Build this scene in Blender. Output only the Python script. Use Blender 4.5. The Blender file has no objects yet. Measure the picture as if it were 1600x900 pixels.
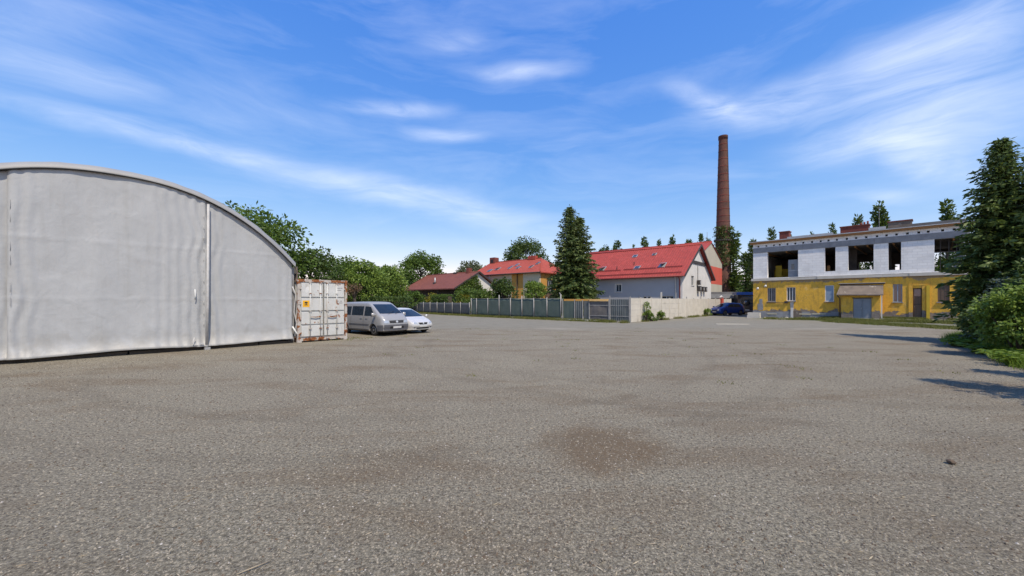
import bpy, bmesh, math, random
import numpy as np
from mathutils import Vector, Matrix, noise
from mathutils.bvhtree import BVHTree
R = math.radians
S = bpy.context.scene
C = S.collection
random.seed(7)
RNG = np.random.default_rng(11)

# ------------------------------------------------------------------ camera
cam = bpy.data.objects.new('camera', bpy.data.cameras.new('camera'))
C.objects.link(cam)
cam.location = (0, 0, 1.92)
cam.rotation_euler = (R(90), 0, 0)
cam.data.sensor_width = 36
cam.data.lens = 610 / 1600 * 36
cam.data.shift_y = (469.5 - 450) / 1600
cam.data.clip_start = 0.05
cam.data.clip_end = 3000
S.camera = cam
# ------------------------------------------------------------------ light
SUN_XY = Vector((0.42, -0.907)).normalized()
EL = R(57)
sd = Vector((SUN_XY.x * math.cos(EL), SUN_XY.y * math.cos(EL), math.sin(EL)))
sun = bpy.data.objects.new('sun', bpy.data.lights.new('sun', 'SUN'))
C.objects.link(sun)
sun.data.energy = 3.7
sun.data.angle = R(0.55)
sun.data.color = (1.0, 0.89, 0.73)
sun.rotation_euler = sd.to_track_quat('Z', 'Y').to_euler()
W = bpy.data.worlds.new('World')
S.world = W
W.use_nodes = True
nt = W.node_tree
nt.nodes.clear()


def nd(t, kind, **kw):
    n = t.nodes.new(kind)
    for k, v in kw.items():
        if k.startswith('i_'):
            key = k[2:]
            n.inputs[int(key) if key.isdigit() else key.replace('_', ' ')].default_value = v
        else:
            setattr(n, k, v)
    return n


def math_n(t, op, a, b=None, clamp=False):
    n = t.nodes.new('ShaderNodeMath')
    n.operation = op
    n.use_clamp = clamp
    for i, v in enumerate((a, b)):
        if v is None:
            continue
        if isinstance(v, (int, float)):
            n.inputs[i].default_value = v
        else:
            t.links.new(v, n.inputs[i])
    return n.outputs[0]


def mixc(t, fac, a, b, mode='MIX'):
    n = t.nodes.new('ShaderNodeMix')
    n.data_type = 'RGBA'
    n.blend_type = mode
    for s, v in ((n.inputs[0], fac), (n.inputs[6], a), (n.inputs[7], b)):
        if isinstance(v, (int, float)):
            s.default_value = v
        elif isinstance(v, tuple):
            s.default_value = (v + (1,))[:4]
        else:
            t.links.new(v, s)
    return n.outputs[2]


sky = nd(nt, 'ShaderNodeTexSky', sky_type='NISHITA', sun_disc=False, sun_elevation=EL,
         sun_rotation=math.atan2(SUN_XY.x, SUN_XY.y), altitude=300, air_density=1.0,
         dust_density=0.12, ozone_density=1.6)
hs = nd(nt, 'ShaderNodeHueSaturation', i_Hue=0.512, i_Saturation=1.16, i_Value=1.16)
nt.links.new(sky.outputs[0], hs.inputs['Color'])
# clear summer sky: deeper blue overhead, less glare towards the horizon
sp0 = nd(nt, 'ShaderNodeSeparateColor')
nt.links.new(hs.outputs[0], sp0.inputs[0])
cb0 = nd(nt, 'ShaderNodeCombineColor')
for ch, (k_, p_) in enumerate(((0.66, 1.14), (1.10, 0.73), (2.95, 0.27))):
    nt.links.new(math_n(nt, 'MULTIPLY', math_n(nt, 'POWER', sp0.outputs[ch], p_), k_), cb0.inputs[ch])
tc = nd(nt, 'ShaderNodeTexCoord')
sx = nd(nt, 'ShaderNodeSeparateXYZ')
nt.links.new(tc.outputs['Generated'], sx.inputs[0])
az = math_n(nt, 'ARCTAN2', sx.outputs[0], sx.outputs[1])
el = math_n(nt, 'ARCSINE', sx.outputs[2])
cv = nd(nt, 'ShaderNodeCombineXYZ')
nt.links.new(az, cv.inputs[0])
nt.links.new(el, cv.inputs[1])
# slow warp so that the wisps bend
wn = nd(nt, 'ShaderNodeTexNoise', i_Scale=3.2, i_Detail=3.0)
nt.links.new(cv.outputs[0], wn.inputs['Vector'])
wv = nd(nt, 'ShaderNodeVectorMath', operation='MULTIPLY_ADD')
nt.links.new(wn.outputs['Color'], wv.inputs[0])
wv.inputs[1].default_value = (0.16, 0.07, 0)
sub = nd(nt, 'ShaderNodeVectorMath', operation='ADD')
nt.links.new(cv.outputs[0], sub.inputs[0])
sub.inputs[1].default_value = (-0.08, -0.035, 0)
nt.links.new(sub.outputs[0], wv.inputs[2])
warped = wv.outputs[0]
total = None
# cirrus wisps: azimuth, elevation, tilt, half length, half thickness (radians), opacity
for (a_, e_, r_, l_, t_, s_) in [
        (-0.788, 0.300, -0.051, 0.26, 0.017, 0.46), (-0.472, 0.275, -0.09, 0.32, 0.030, 0.34),
        (-0.122, 0.225, -0.19, 0.34, 0.038, 0.42), (-0.835, 0.364, 0.142, 0.12, 0.026, 0.28),
        (-0.298, 0.433, 0.10, 0.17, 0.020, 0.46), (-0.169, 0.390, 0.02, 0.13, 0.017, 0.38),
        (0.024, 0.531, 0.024, 0.16, 0.017, 0.46), (-0.145, 0.579, 0.125, 0.12, 0.022, 0.22),
        (0.453, 0.427, -0.420, 0.13, 0.024, 0.40), (0.625, 0.395, -0.03, 0.24, 0.045, 0.5),
        (0.838, 0.395, 0.1, 0.13, 0.07, 0.5), (0.783, 0.295, -0.035, 0.21, 0.055, 0.5),
        (0.821, 0.241, -0.470, 0.085, 0.032, 0.45), (0.757, 0.199, -0.144, 0.076, 0.013, 0.35),
        (-0.90, 0.41, 0.54, 0.18, 0.06, 0.2), (1.5, 0.4, 0.2, 0.4, 0.09, 0.5), (2.6, 0.5, -0.2, 0.4, 0.1, 0.45),
        (-1.6, 0.4, 0.1, 0.4, 0.08, 0.45), (-2.5, 0.35, -0.1, 0.4, 0.08, 0.45)]:
    mp = nd(nt, 'ShaderNodeMapping', vector_type='TEXTURE')
    nt.links.new(warped, mp.inputs[0])
    mp.inputs['Location'].default_value = (a_, e_, 0)
    mp.inputs['Rotation'].default_value = (0, 0, r_)
    mp.inputs['Scale'].default_value = (l_ * 1.25, t_ * 1.5, 1)
    ln = nd(nt, 'ShaderNodeVectorMath', operation='LENGTH')
    nt.links.new(mp.outputs[0], ln.inputs[0])
    mr = nd(nt, 'ShaderNodeMapRange', interpolation_type='SMOOTHSTEP')
    nt.links.new(ln.outputs['Value'], mr.inputs[0])
    mr.inputs[1].default_value = 1.0
    mr.inputs[2].default_value = 0.0
    mr.inputs[3].default_value = 0.0
    mr.inputs[4].default_value = s_
    total = mr.outputs[0] if total is None else math_n(nt, 'ADD', total, mr.outputs[0])
mpf = nd(nt, 'ShaderNodeMapping')
mpf.inputs['Rotation'].default_value = (0, 0, -0.12)
mpf.inputs['Scale'].default_value = (2.2, 11, 1)
nt.links.new(warped, mpf.inputs[0])
fn = nd(nt, 'ShaderNodeTexNoise', i_Scale=1.6, i_Detail=8.0, i_Roughness=0.62, i_Distortion=0.9)
nt.links.new(mpf.outputs[0], fn.inputs['Vector'])
fr = nd(nt, 'ShaderNodeMapRange')
nt.links.new(fn.outputs[0], fr.inputs[0])
fr.inputs[1].default_value = 0.32
fr.inputs[2].default_value = 0.70
fr.inputs[3].default_value = 0.22
fr.inputs[4].default_value = 1.35
mpg = nd(nt, 'ShaderNodeMapping')
mpg.inputs['Rotation'].default_value = (0, 0, 0.15)
mpg.inputs['Scale'].default_value = (1.5, 7.5, 1)
nt.links.new(warped, mpg.inputs[0])
gn = nd(nt, 'ShaderNodeTexNoise', i_Scale=1.3, i_Detail=7.0, i_Roughness=0.6, i_Distortion=0.4)
nt.links.new(mpg.outputs[0], gn.inputs['Vector'])
gr = nd(nt, 'ShaderNodeMapRange')
nt.links.new(gn.outputs[0], gr.inputs[0])
gr.inputs[1].default_value = 0.45
gr.inputs[2].default_value = 0.8
gr.inputs[3].default_value = 0.0
gr.inputs[4].default_value = 0.28
cl = math_n(nt, 'ADD', math_n(nt, 'MULTIPLY', total, fr.outputs[0]), gr.outputs[0], True)
cl = math_n(nt, 'MULTIPLY', cl, 0.8)
skyc = mixc(nt, cl, cb0.outputs[0], (5.3, 5.7, 6.5))
bg = nd(nt, 'ShaderNodeBackground', i_Strength=0.15)
nt.links.new(skyc, bg.inputs[0])
wo = nd(nt, 'ShaderNodeOutputWorld')
nt.links.new(bg.outputs[0], wo.inputs[0])
S.view_settings.view_transform = 'Standard'
S.view_settings.look = 'None'
S.view_settings.exposure = 0.4
S.view_settings.gamma = 1.0
S.view_settings.use_curve_mapping = False
S.cycles.max_bounces = 8
S.cycles.transparent_max_bounces = 8


# ------------------------------------------------------------------ materials
def new_mat(name):
    m = bpy.data.materials.new(name)
    m.use_nodes = True
    t = m.node_tree
    return m, t, t.nodes['Principled BSDF']


def ramp(t, src, stops, interp='LINEAR'):
    n = t.nodes.new('ShaderNodeValToRGB')
    n.color_ramp.interpolation = interp
    e = n.color_ramp.elements
    while len(e) < len(stops):
        e.new(0.5)
    for k, (p, c) in enumerate(stops):
        e[k].position = p
        e[k].color = (tuple(c) + (1,))[:4] if not isinstance(c, (int, float)) else (c, c, c, 1)
    t.links.new(src, n.inputs[0])
    return n.outputs[0]


def tex_noise(t, scale, detail=4, rough=0.55, vec=None, dist=0.0):
    n = nd(t, 'ShaderNodeTexNoise', i_Scale=scale, i_Detail=detail, i_Roughness=rough, i_Distortion=dist)
    if vec is None:
        c = nd(t, 'ShaderNodeTexCoord')
        vec = c.outputs['Object']
    t.links.new(vec, n.inputs['Vector'])
    return n.outputs[0]


def stretch(t, sc, rot=(0, 0, 0)):
    c = nd(t, 'ShaderNodeTexCoord')
    m = nd(t, 'ShaderNodeMapping')
    m.inputs['Scale'].default_value = sc
    m.inputs['Rotation'].default_value = rot
    t.links.new(c.outputs['Object'], m.inputs[0])
    return m.outputs[0]


def bump(t, bsdf, h, strength=0.4, dist=0.02):
    b = nd(t, 'ShaderNodeBump', i_Strength=strength, i_Distance=dist)
    t.links.new(h, b.inputs['Height'])
    t.links.new(b.outputs[0], bsdf.inputs['Normal'])


def pm(name, c1, c2=None, scale=3.0, rough=0.7, metal=0.0, bmp=0.2, bscale=None, spots=None, spec=0.5, sv=None):
    """painted / mineral surface: two tones mixed by noise, fine relief, optional stains"""
    m, t, b = new_mat(name)
    c2 = c2 or tuple(x * 0.8 for x in c1)
    vec = stretch(t, sv) if sv else None
    n = tex_noise(t, scale, 6, 0.6, vec)
    col = ramp(t, n, [(0.3, c1), (0.7, c2)])
    if spots:
        sc, lo, hi, colr = spots
        f = ramp(t, tex_noise(t, sc, 6, 0.65, dist=0.4), [(lo, 0.0), (hi, 1.0)])
        col = mixc(t, f, col, colr)
    t.links.new(col, b.inputs['Base Color'])
    b.inputs['Roughness'].default_value = rough
    b.inputs['Metallic'].default_value = metal
    b.inputs['Specular IOR Level'].default_value = spec
    if bmp:
        bump(t, b, tex_noise(t, bscale or scale * 8, 5, 0.6), bmp, 0.02)
    return m


def leaf_mat(name, cols, trans=0.3):
    m, t, b = new_mat(name)
    g = nd(t, 'ShaderNodeNewGeometry')
    col = ramp(t, g.outputs['Random Per Island'], [(i / max(1, len(cols) - 1), c) for i, c in enumerate(cols)])
    bough = tex_noise(t, 0.85, 3, 0.6)
    col = mixc(t, ramp(t, bough, [(0.38, 0.0), (0.68, 0.6)]), col, tuple(x * 1.15 for x in cols[-1]))
    t.links.new(col, b.inputs['Base Color'])
    b.inputs['Roughness'].default_value = 0.55
    b.inputs['Specular IOR Level'].default_value = 0.3
    tr = nd(t, 'ShaderNodeBsdfTranslucent')
    t.links.new(mixc(t, 0.5, col, (0.18, 0.24, 0.02)), tr.inputs[0])
    mx = nd(t, 'ShaderNodeMixShader')
    mx.inputs[0].default_value = trans
    t.links.new(b.outputs[0], mx.inputs[1])
    t.links.new(tr.outputs[0], mx.inputs[2])
    t.links.new(mx.outputs[0], t.nodes['Material Output'].inputs[0])
    return m


M = {}
M['leaf_mid'] = leaf_mat('leaf_mid', [(0.0391, 0.0798, 0.0145), (0.0705, 0.1305, 0.0203), (0.1175, 0.1812, 0.0319)])
M['leaf_light'] = leaf_mat('leaf_light', [(0.0705, 0.1305, 0.0203), (0.1253, 0.203, 0.0319), (0.2036, 0.2755, 0.0508)])
M['leaf_dark'] = leaf_mat('leaf_dark', [(0.0282, 0.0551, 0.0145), (0.0501, 0.087, 0.0203), (0.0783, 0.1189, 0.0261)], 0.22)
M['leaf_grey'] = leaf_mat('leaf_grey', [(0.0594, 0.077, 0.0385), (0.101, 0.1155, 0.0605), (0.1544, 0.165, 0.099)])
M['leaf_yellow'] = leaf_mat('leaf_yellow', [(.22, .19, .02), (.34, .27, .03), (.14, .15, .025)])
M['leaf_purple'] = leaf_mat('leaf_purple', [(.16, .09, .06), (.22, .13, .09), (.10, .08, .04)])
M['needle'] = leaf_mat('needle', [(0.0285, 0.0565, 0.0189), (0.0529, 0.0905, 0.0264), (0.1222, 0.1508, 0.0415)], 0.15)
M['needle_near'] = leaf_mat('needle_near', [(0.0326, 0.0641, 0.0226), (0.0611, 0.1037, 0.0282), (0.1222, 0.1602, 0.0377)], 0.18)
M['needle_blue'] = leaf_mat('needle_blue', [(.055, .085, .065), (.09, .125, .10), (.14, .18, .15)], 0.15)
M['fern'] = leaf_mat('fern', [(0.0713, 0.132, 0.0132), (0.1188, 0.198, 0.022), (0.1782, 0.253, 0.033)], 0.35)
M['grass'] = leaf_mat('grass', [(0.0713, 0.0935, 0.0198), (0.1188, 0.1375, 0.0308), (0.202, 0.187, 0.055)], 0.3)
M['bark'] = pm('bark', (.10, .075, .055), (.05, .04, .03), 9, 0.9, bmp=0.6)
M['ivy'] = leaf_mat('ivy', [(0.047, 0.087, 0.0174), (0.0861, 0.145, 0.0261), (0.1409, 0.203, 0.0435)])


def ground_mat():
    m, t, b = new_mat('gravel_asphalt')
    c = nd(t, 'ShaderNodeTexCoord')
    ob = c.outputs['Object']
    fine = tex_noise(t, 48, 6, 0.78, ob)
    mid = tex_noise(t, 14, 6, 0.65, ob)
    big = tex_noise(t, 0.45, 6, 0.6, ob, 0.6)
    col = ramp(t, fine, [(0.30, (.042, .035, .024)), (0.5, (.186, .165, .122)), (0.68, (.385, .346, .266))])
    col = mixc(t, ramp(t, mid, [(0.38, 0.0), (0.66, 0.55)]), col, (.280, .246, .176))
    col = mixc(t, ramp(t, big, [(0.42, 0.0), (0.68, 0.42)]), col, (.160, .134, .098))
    lump = tex_noise(t, 24, 3, 0.6, ob)
    lf = nd(t, 'ShaderNodeMapRange')
    t.links.new(lump, lf.inputs[0])
    lf.inputs[1].default_value = 0.34
    lf.inputs[2].default_value = 0.66
    lf.inputs[3].default_value = 0.64
    lf.inputs[4].default_value = 1.38
    gm = nd(t, 'ShaderNodeVectorMath', operation='SCALE')
    t.links.new(col, gm.inputs[0])
    t.links.new(lf.outputs[0], gm.inputs['Scale'])
    col = gm.outputs[0]
    v = nd(t, 'ShaderNodeTexVoronoi', i_Scale=46.0)
    t.links.new(ob, v.inputs['Vector'])
    sep = nd(t, 'ShaderNodeSeparateColor')
    t.links.new(v.outputs['Color'], sep.inputs[0])
    stone = math_n(t, 'MULTIPLY', ramp(t, sep.outputs[0], [(0.86, 0.0), (0.92, 0.7)]),
                   ramp(t, v.outputs['Distance'], [(0.22, 1.0), (0.36, 0.0)]))
    col = mixc(t, stone, col, mixc(t, sep.outputs[1], (.25, .225, .20), (.42, .39, .35)))
    # drifts of brown humus lying on the yard
    dv = stretch(t, (0.30, 0.85, 1), (0, 0, 0.35))
    d = tex_noise(t, 1.0, 8, 0.62, dv, 0.5)
    dirt = ramp(t, d, [(0.49, 0.0), (0.66, 0.62)])
    s3 = nd(t, 'ShaderNodeSeparateXYZ')
    t.links.new(ob, s3.inputs[0])
    # one brown dried puddle
    wob = tex_noise(t, 1.7, 5, 0.6, ob)
    mp = nd(t, 'ShaderNodeMapping', vector_type='TEXTURE')
    mp.inputs['Location'].default_value = (1.22, 5.15, 0)
    mp.inputs['Rotation'].default_value = (0, 0, -0.15)
    mp.inputs['Scale'].default_value = (0.95, 0.95, 10)
    t.links.new(ob, mp.inputs[0])
    le = nd(t, 'ShaderNodeVectorMath', operation='LENGTH')
    t.links.new(mp.outputs[0], le.inputs[0])
    pud = ramp(t, math_n(t, 'ADD', le.outputs['Value'], math_n(t, 'MULTIPLY', wob, 1.5)),
               [(0.0, 0.85), (0.70, 0.7), (0.82, 0.62), (1.0, 0.0)])
    tw = nd(t, 'ShaderNodeMapRange')
    t.links.new(math_n(t, 'ADD', le.outputs['Value'], math_n(t, 'MULTIPLY', wob, 1.5)), tw.inputs[0])
    tw.inputs[1].default_value = 1.25
    tw.inputs[2].default_value = 1.85
    tw.inputs[3].default_value = 0.85
    tw.inputs[4].default_value = 0.0
    dirt = math_n(t, 'MAXIMUM', dirt, tw.outputs[0])
    col = mixc(t, math_n(t, 'MULTIPLY', dirt, ramp(t, mid, [(0.3, 0.55), (0.6, 1.0)])), col, (.135, .092, .052))
    # faint wheel tracks of turning vehicles: pairs of arcs
    for (cx_, cy_, rad_) in ((-3.0, 16.5, 10.2), (-3.0, 16.5, 11.8), (9.0, 20.0, 13.0), (9.0, 20.0, 14.6)):
        dvv = nd(t, 'ShaderNodeVectorMath', operation='DISTANCE')
        t.links.new(ob, dvv.inputs[0])
        dvv.inputs[1].default_value = (cx_, cy_, 0)
        off_ = math_n(t, 'ABSOLUTE', math_n(t, 'SUBTRACT', dvv.outputs['Value'], math_n(t, 'ADD', math_n(t, 'MULTIPLY', wob, 0.5), rad_ - .25)))
        tr_ = ramp(t, off_, [(0.08, 0.30), (0.26, 0.0)])
        col = mixc(t, math_n(t, 'MULTIPLY', tr_, ramp(t, d, [(0.35, 0.2), (0.6, 1.0)])), col, (.125, .105, .075))
    # smoother driven lane along the fences
    yy = math_n(t, 'ADD', s3.outputs[1], math_n(t, 'MULTIPLY', tex_noise(t, 0.35, 5, 0.6, ob), 4.5))
    lane = nd(t, 'ShaderNodeMapRange')
    t.links.new(yy, lane.inputs[0])
    lane.inputs[1].default_value = 26.5
    lane.inputs[2].default_value = 31.0
    lane.inputs[3].default_value = 0.0
    lane.inputs[4].default_value = 0.8
    lcol = ramp(t, tex_noise(t, 1.1, 6, 0.6, ob), [(0.3, (.178, .167, .132)), (0.7, (.232, .218, .176))])
    col = mixc(t, lane.outputs[0], col, lcol)
    edge = ramp(t, lane.outputs[0], [(0.0, 0.0), (0.28, 0.0), (0.42, 0.35), (0.6, 0.0)])
    col = mixc(t, math_n(t, 'MULTIPLY', edge, ramp(t, tex_noise(t, 0.22, 2, 0.5, ob), [(0.5, 0.0), (0.62, 1.0)])),
               col, (.42, .38, .32))
    far = nd(t, 'ShaderNodeMapRange')
    t.links.new(s3.outputs[1], far.inputs[0])
    far.inputs[1].default_value = 66
    far.inputs[2].default_value = 74
    col = mixc(t, far.outputs[0], col, (.07, .09, .03))
    t.links.new(col, b.inputs['Base Color'])
    b.inputs['Roughness'].default_value = 0.9
    b.inputs['Specular IOR Level'].default_value = 0.25
    hgt = math_n(t, 'ADD', math_n(t, 'MULTIPLY', fine, 0.7),
                 math_n(t, 'ADD', math_n(t, 'MULTIPLY', mid, 0.6), math_n(t, 'MULTIPLY', stone, 0.5)))
    bump(t, b, hgt, 1.0, 0.03)
    return m


M['ground'] = ground_mat()
M['stone'] = pm('pebble', (.34, .30, .235), (.18, .155, .118), 11, 0.85, bmp=0.2)
M['stone_dark'] = pm('pebble_dark', (.10, .085, .068), (.05, .043, .035), 11, 0.85, bmp=0.2)
M['stone_white'] = pm('pebble_white', (.46, .43, .39), (.33, .30, .27), 9, 0.8, bmp=0.2)
M['stone_brown'] = pm('pebble_brown', (.13, .092, .06), (.07, .05, .034), 9, 0.9, bmp=0.2)


def tarp_mat():
    m, t, b = new_mat('grey_tarpaulin')
    n1 = tex_noise(t, 0.7, 5, 0.6)
    n2 = tex_noise(t, 3.5, 6, 0.65, stretch(t, (1, 1, 0.35)))
    col = ramp(t, n1, [(0.3, (.372, .380, .383)), (0.7, (.412, .420, .423))])
    col = mixc(t, ramp(t, n2, [(0.5, 0.0), (0.78, 0.35)]), col, (.33, .32, .30))
    c = nd(t, 'ShaderNodeTexCoord')
    sp = nd(t, 'ShaderNodeSeparateXYZ')
    t.links.new(c.outputs['Object'], sp.inputs[0])
    splash = math_n(t, 'SUBTRACT', math_n(t, 'MULTIPLY', tex_noise(t, 1.6, 7, 0.65), 1.7), sp.outputs[2])
    col = mixc(t, ramp(t, splash, [(0.05, 0.0), (0.55, 0.4)]), col, (.25, .225, .18))
    rain = tex_noise(t, 5.0, 5, 0.6, stretch(t, (1, 1, 0.06)))
    col = mixc(t, ramp(t, rain, [(0.52, 0.0), (0.72, 0.28)]), col, (.30, .295, .275))
    t.links.new(col, b.inputs['Base Color'])
    b.inputs['Roughness'].default_value = 0.5
    b.inputs['Specular IOR Level'].default_value = 0.35
    h = math_n(t, 'ADD', tex_noise(t, 5, 6, 0.6, stretch(t, (1.6, 1, 0.7), (0, 0.5, 0))),
               math_n(t, 'MULTIPLY', tex_noise(t, 2.2, 3, 0.5, None, 1.5), 1.2))
    bump(t, b, h, 0.18, 0.05)
    return m


M['tarp'] = tarp_mat()
M['tarp_roof'] = pm('darkened_roof_tarpaulin', (.30, .297, .285), (.25, .247, .238), 1.2, 0.6, bmp=0.25, bscale=5)  # tarp colour darkened to offset the high sun on the roof edge
M['post_grey'] = pm('dull_white_tube', (.50, .49, .47), (.36, .35, .33), 4, 0.5, bmp=0.1)
M['tarp_light'] = pm('pale_tarpaulin', (.48, .47, .455), (.42, .41, .395), 1.5, 0.5, bmp=0.3, bscale=6)
M['black'] = pm('black_rubber', (.012, .012, .012), (.02, .02, .02), 5, 0.7, bmp=0.1)
M['white_plastic'] = pm('white_plastic', (.68, .68, .66), (.55, .55, .52), 3, 0.45, bmp=0.05)
M['dark_wood'] = pm('dark_timber', (.055, .045, .036), (.10, .08, .06), 6, 0.85, bmp=0.4)


def paint_rust(name, base, dirty, amount):
    m, t, b = new_mat(name)
    n = tex_noise(t, 2.0, 6, 0.6)
    col = ramp(t, n, [(0.3, base), (0.75, dirty)])
    drip = tex_noise(t, 3.0, 6, 0.6, stretch(t, (2.2, 2.2, 0.35)))
    col = mixc(t, ramp(t, drip, [(0.54, 0.0), (0.74, 0.45)]), col, (.33, .25, .17))
    r = tex_noise(t, 3.1, 8, 0.62, dist=0.3)
    rf = ramp(t, r, [(amount, 0.0), (amount + 0.035, 1.0)])
    rc = ramp(t, tex_noise(t, 16, 5, 0.6), [(0.3, (.10, .035, .014)), (0.55, (.25, .085, .022)), (0.8, (.40, .17, .04))])
    col = mixc(t, rf, col, rc)
    t.links.new(col, b.inputs['Base Color'])
    b.inputs['Roughness'].default_value = 0.6
    bump(t, b, math_n(t, 'ADD', r, math_n(t, 'MULTIPLY', tex_noise(t, 30, 4), 0.4)), 0.3, 0.02)
    return m


M['cont'] = paint_rust('container_paint', (.57, .575, .56), (.48, .48, .45), 0.615)
M['cont_frame'] = paint_rust('container_frame_paint', (.50, .48, .45), (.36, .31, .26), 0.50)
M['sticker'] = pm('yellow_sticker', (.80, .42, .02), (.75, .38, .02), 4, 0.5, bmp=0)
M['carglass'] = pm('car_glass', (.012, .018, .024), (.02, .03, .04), 2, 0.05, bmp=0, spec=0.4)
M['winglass'] = pm('window_glass', (.03, .04, .05), (.06, .07, .085), 1, 0.06, bmp=0, spec=0.8)
M['silver'] = pm('silver_paint', (.40, .39, .37), (.37, .36, .345), 2, 0.32, 0.35, bmp=0)
M['silver2'] = pm('pale_silver_paint', (.62, .61, .59), (.58, .57, .555), 2, 0.28, 0.25, bmp=0)
M['bluecar'] = pm('blue_paint', (.012, .045, .22), (.010, .040, .19), 2, 0.2, 0.2, bmp=0)
M['darkvan'] = pm('dark_van_paint', (.035, .03, .03), (.05, .04, .04), 2, 0.3, bmp=0)
M['bumper'] = pm('grey_bumper_plastic', (.105, .108, .118), (.09, .09, .10), 5, 0.5, bmp=0.05)
M['chrome'] = pm('chrome', (.65, .65, .64), (.6, .6, .59), 2, 0.35, 0.4, bmp=0)
M['lamp'] = pm('headlamp_lens', (.62, .64, .66), (.45, .47, .5), 14, 0.1, 0.4, bmp=0.3, bscale=30)
M['redlamp'] = pm('red_lens', (.45, .02, .015), (.35, .015, .01), 8, 0.15, bmp=0)
M['orange_lens'] = pm('amber_lens', (.55, .16, .05), (.5, .13, .04), 8, 0.2, bmp=0)
M['plate'] = pm('number_plate', (.72, .72, .70), (.66, .66, .64), 5, 0.4, bmp=0)
M['alloy'] = pm('wheel_metal', (.42, .42, .43), (.34, .34, .35), 6, 0.35, 0.6, bmp=0.05)
M['concrete'] = pm('concrete', (.58, .54, .465), (.47, .435, .37), 1.3, 0.9, bmp=0.3, spots=(1.1, .60, .76, (.28, .25, .20)))
M['concrete_grey'] = pm('grey_concrete', (.30, .30, .30), (.20, .20, .205), 2, 0.9, bmp=0.3)
M['post'] = pm('weathered_post', (.36, .35, .33), (.24, .23, .22), 3, 0.8, bmp=0.2)
M['green_net'] = pm('green_shade_net', (.068, .095, .080), (.095, .122, .105), 0.9, 0.75, bmp=0.5, bscale=40, spots=(0.9, .52, .78, (.045, .075, .055)))
M['dark_net'] = pm('dark_shade_net', (.060, .066, .072), (.085, .092, .098), 1.2, 0.8, bmp=0.5, bscale=40)
M['sheet'] = pm('grey_metal_sheet', (.10, .115, .115), (.155, .165, .165), 1.0, 0.55, 0.3, bmp=0.2, sv=(4, 4, 0.5))
M['sheet_brown'] = pm('brown_grey_sheet', (.15, .135, .125), (.11, .10, .095), 1.6, 0.75, bmp=0.3)
M['orange_beam'] = pm('orange_beam', (.62, .33, .07), (.50, .25, .06), 3, 0.7, bmp=0.2)
M['beam_pale'] = pm('pale_yellow_board', (.75, .47, .17), (.62, .38, .13), 3, 0.7, bmp=0.2)


def roof_mat(name, a, b_, dirt):
    m, t, b = new_mat(name)
    n = tex_noise(t, 0.5, 6, 0.6)
    col = ramp(t, n, [(0.3, a), (0.7, b_)])
    f = tex_noise(t, 6, 5, 0.6, stretch(t, (1, 0.3, 0.3)))
    col = mixc(t, ramp(t, f, [(0.42, 0.0), (0.66, 0.75)]), col, dirt)
    f2 = tex_noise(t, 1.4, 6, 0.65)
    col = mixc(t, ramp(t, f2, [(0.56, 0.0), (0.75, 0.35)]), col, tuple(min(1, x * 1.25 + .05) for x in a))
    t.links.new(col, b.inputs['Base Color'])
    b.inputs['Roughness'].default_value = 0.75
    b.inputs['Specular IOR Level'].default_value = 0.25
    bump(t, b, f, 0.3, 0.03)
    return m


M['roof_red'] = roof_mat('red_roof', (.37, .062, .050), (.30, .048, .040), (.21, .042, .034))
M['roof_orange'] = roof_mat('orange_red_roof', (.40, .080, .050), (.33, .064, .042), (.22, .05, .036))
M['roof_brown'] = roof_mat('brown_red_roof', (.21, .070, .048), (.165, .056, .042), (.13, .05, .04))
M['plaster_grey'] = pm('blue_grey_plaster', (.38, .38, .395), (.35, .35, .365), 0.8, 0.9, bmp=0.2, bscale=25)
M['plaster_beige'] = pm('beige_plaster', (.42, .385, .31), (.37, .335, .265), 0.5, 0.9, bmp=0.2)
M['plaster_cream'] = pm('cream_plaster', (.55, .49, .34), (.48, .42, .29), 0.7, 0.9, bmp=0.2)
M['plaster_white'] = pm('white_plaster', (.66, .64, .60), (.56, .54, .50), 0.8, 0.9, bmp=0.2)
M['plaster_orange'] = pm('ochre_plaster', (.52, .27, .055), (.44, .22, .05), 0.8, 0.9, bmp=0.2)
M['plaster_red'] = pm('red_plaster', (.52, .085, .05), (.45, .07, .045), 0.6, 0.9, bmp=0.2)
M['dark_trim'] = pm('dark_trim', (.035, .028, .026), (.05, .04, .035), 4, 0.7, bmp=0.1)
M['red_trim'] = pm('red_trim', (.26, .035, .03), (.2, .03, .025), 4, 0.6, bmp=0.1)
M['window_frame'] = pm('white_window_frame', (.70, .70, .69), (.6, .6, .59), 3, 0.5, bmp=0)
M['blue_panel'] = pm('pale_blue_panel', (.25, .33, .42), (.21, .28, .37), 2, 0.6, bmp=0.1)
M['brown_panel'] = pm('brown_boarding', (.15, .10, .065), (.105, .07, .05), 3, 0.8, bmp=0.3, sv=(6, 6, 0.6))
M['grey_door'] = pm('grey_door_paint', (.235, .255, .28), (.19, .205, .225), 1.5, 0.55, bmp=0.1)
M['timber'] = pm('orange_timber', (.40, .19, .055), (.25, .12, .045), 2.5, 0.8, bmp=0.3, sv=(0.5, 3, 3))
M['felt'] = pm('old_roof_felt', (.20, .160, .125), (.13, .105, .085), 2.2, 0.95, bmp=0.5, spots=(1.6, .60, .70, (.42, .37, .31)))
M['roof_dark'] = pm('grey_roof_sheet', (.16, .155, .15), (.11, .105, .10), 1.5, 0.9, bmp=0.3)
M['metal_light'] = pm('light_metal', (.48, .48, .47), (.38, .38, .37), 3, 0.45, 0.5, bmp=0.1)
M['brick_dark'] = pm('dark_red_brick', (.20, .05, .035), (.13, .04, .03), 3, 0.9, bmp=0.3)
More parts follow.
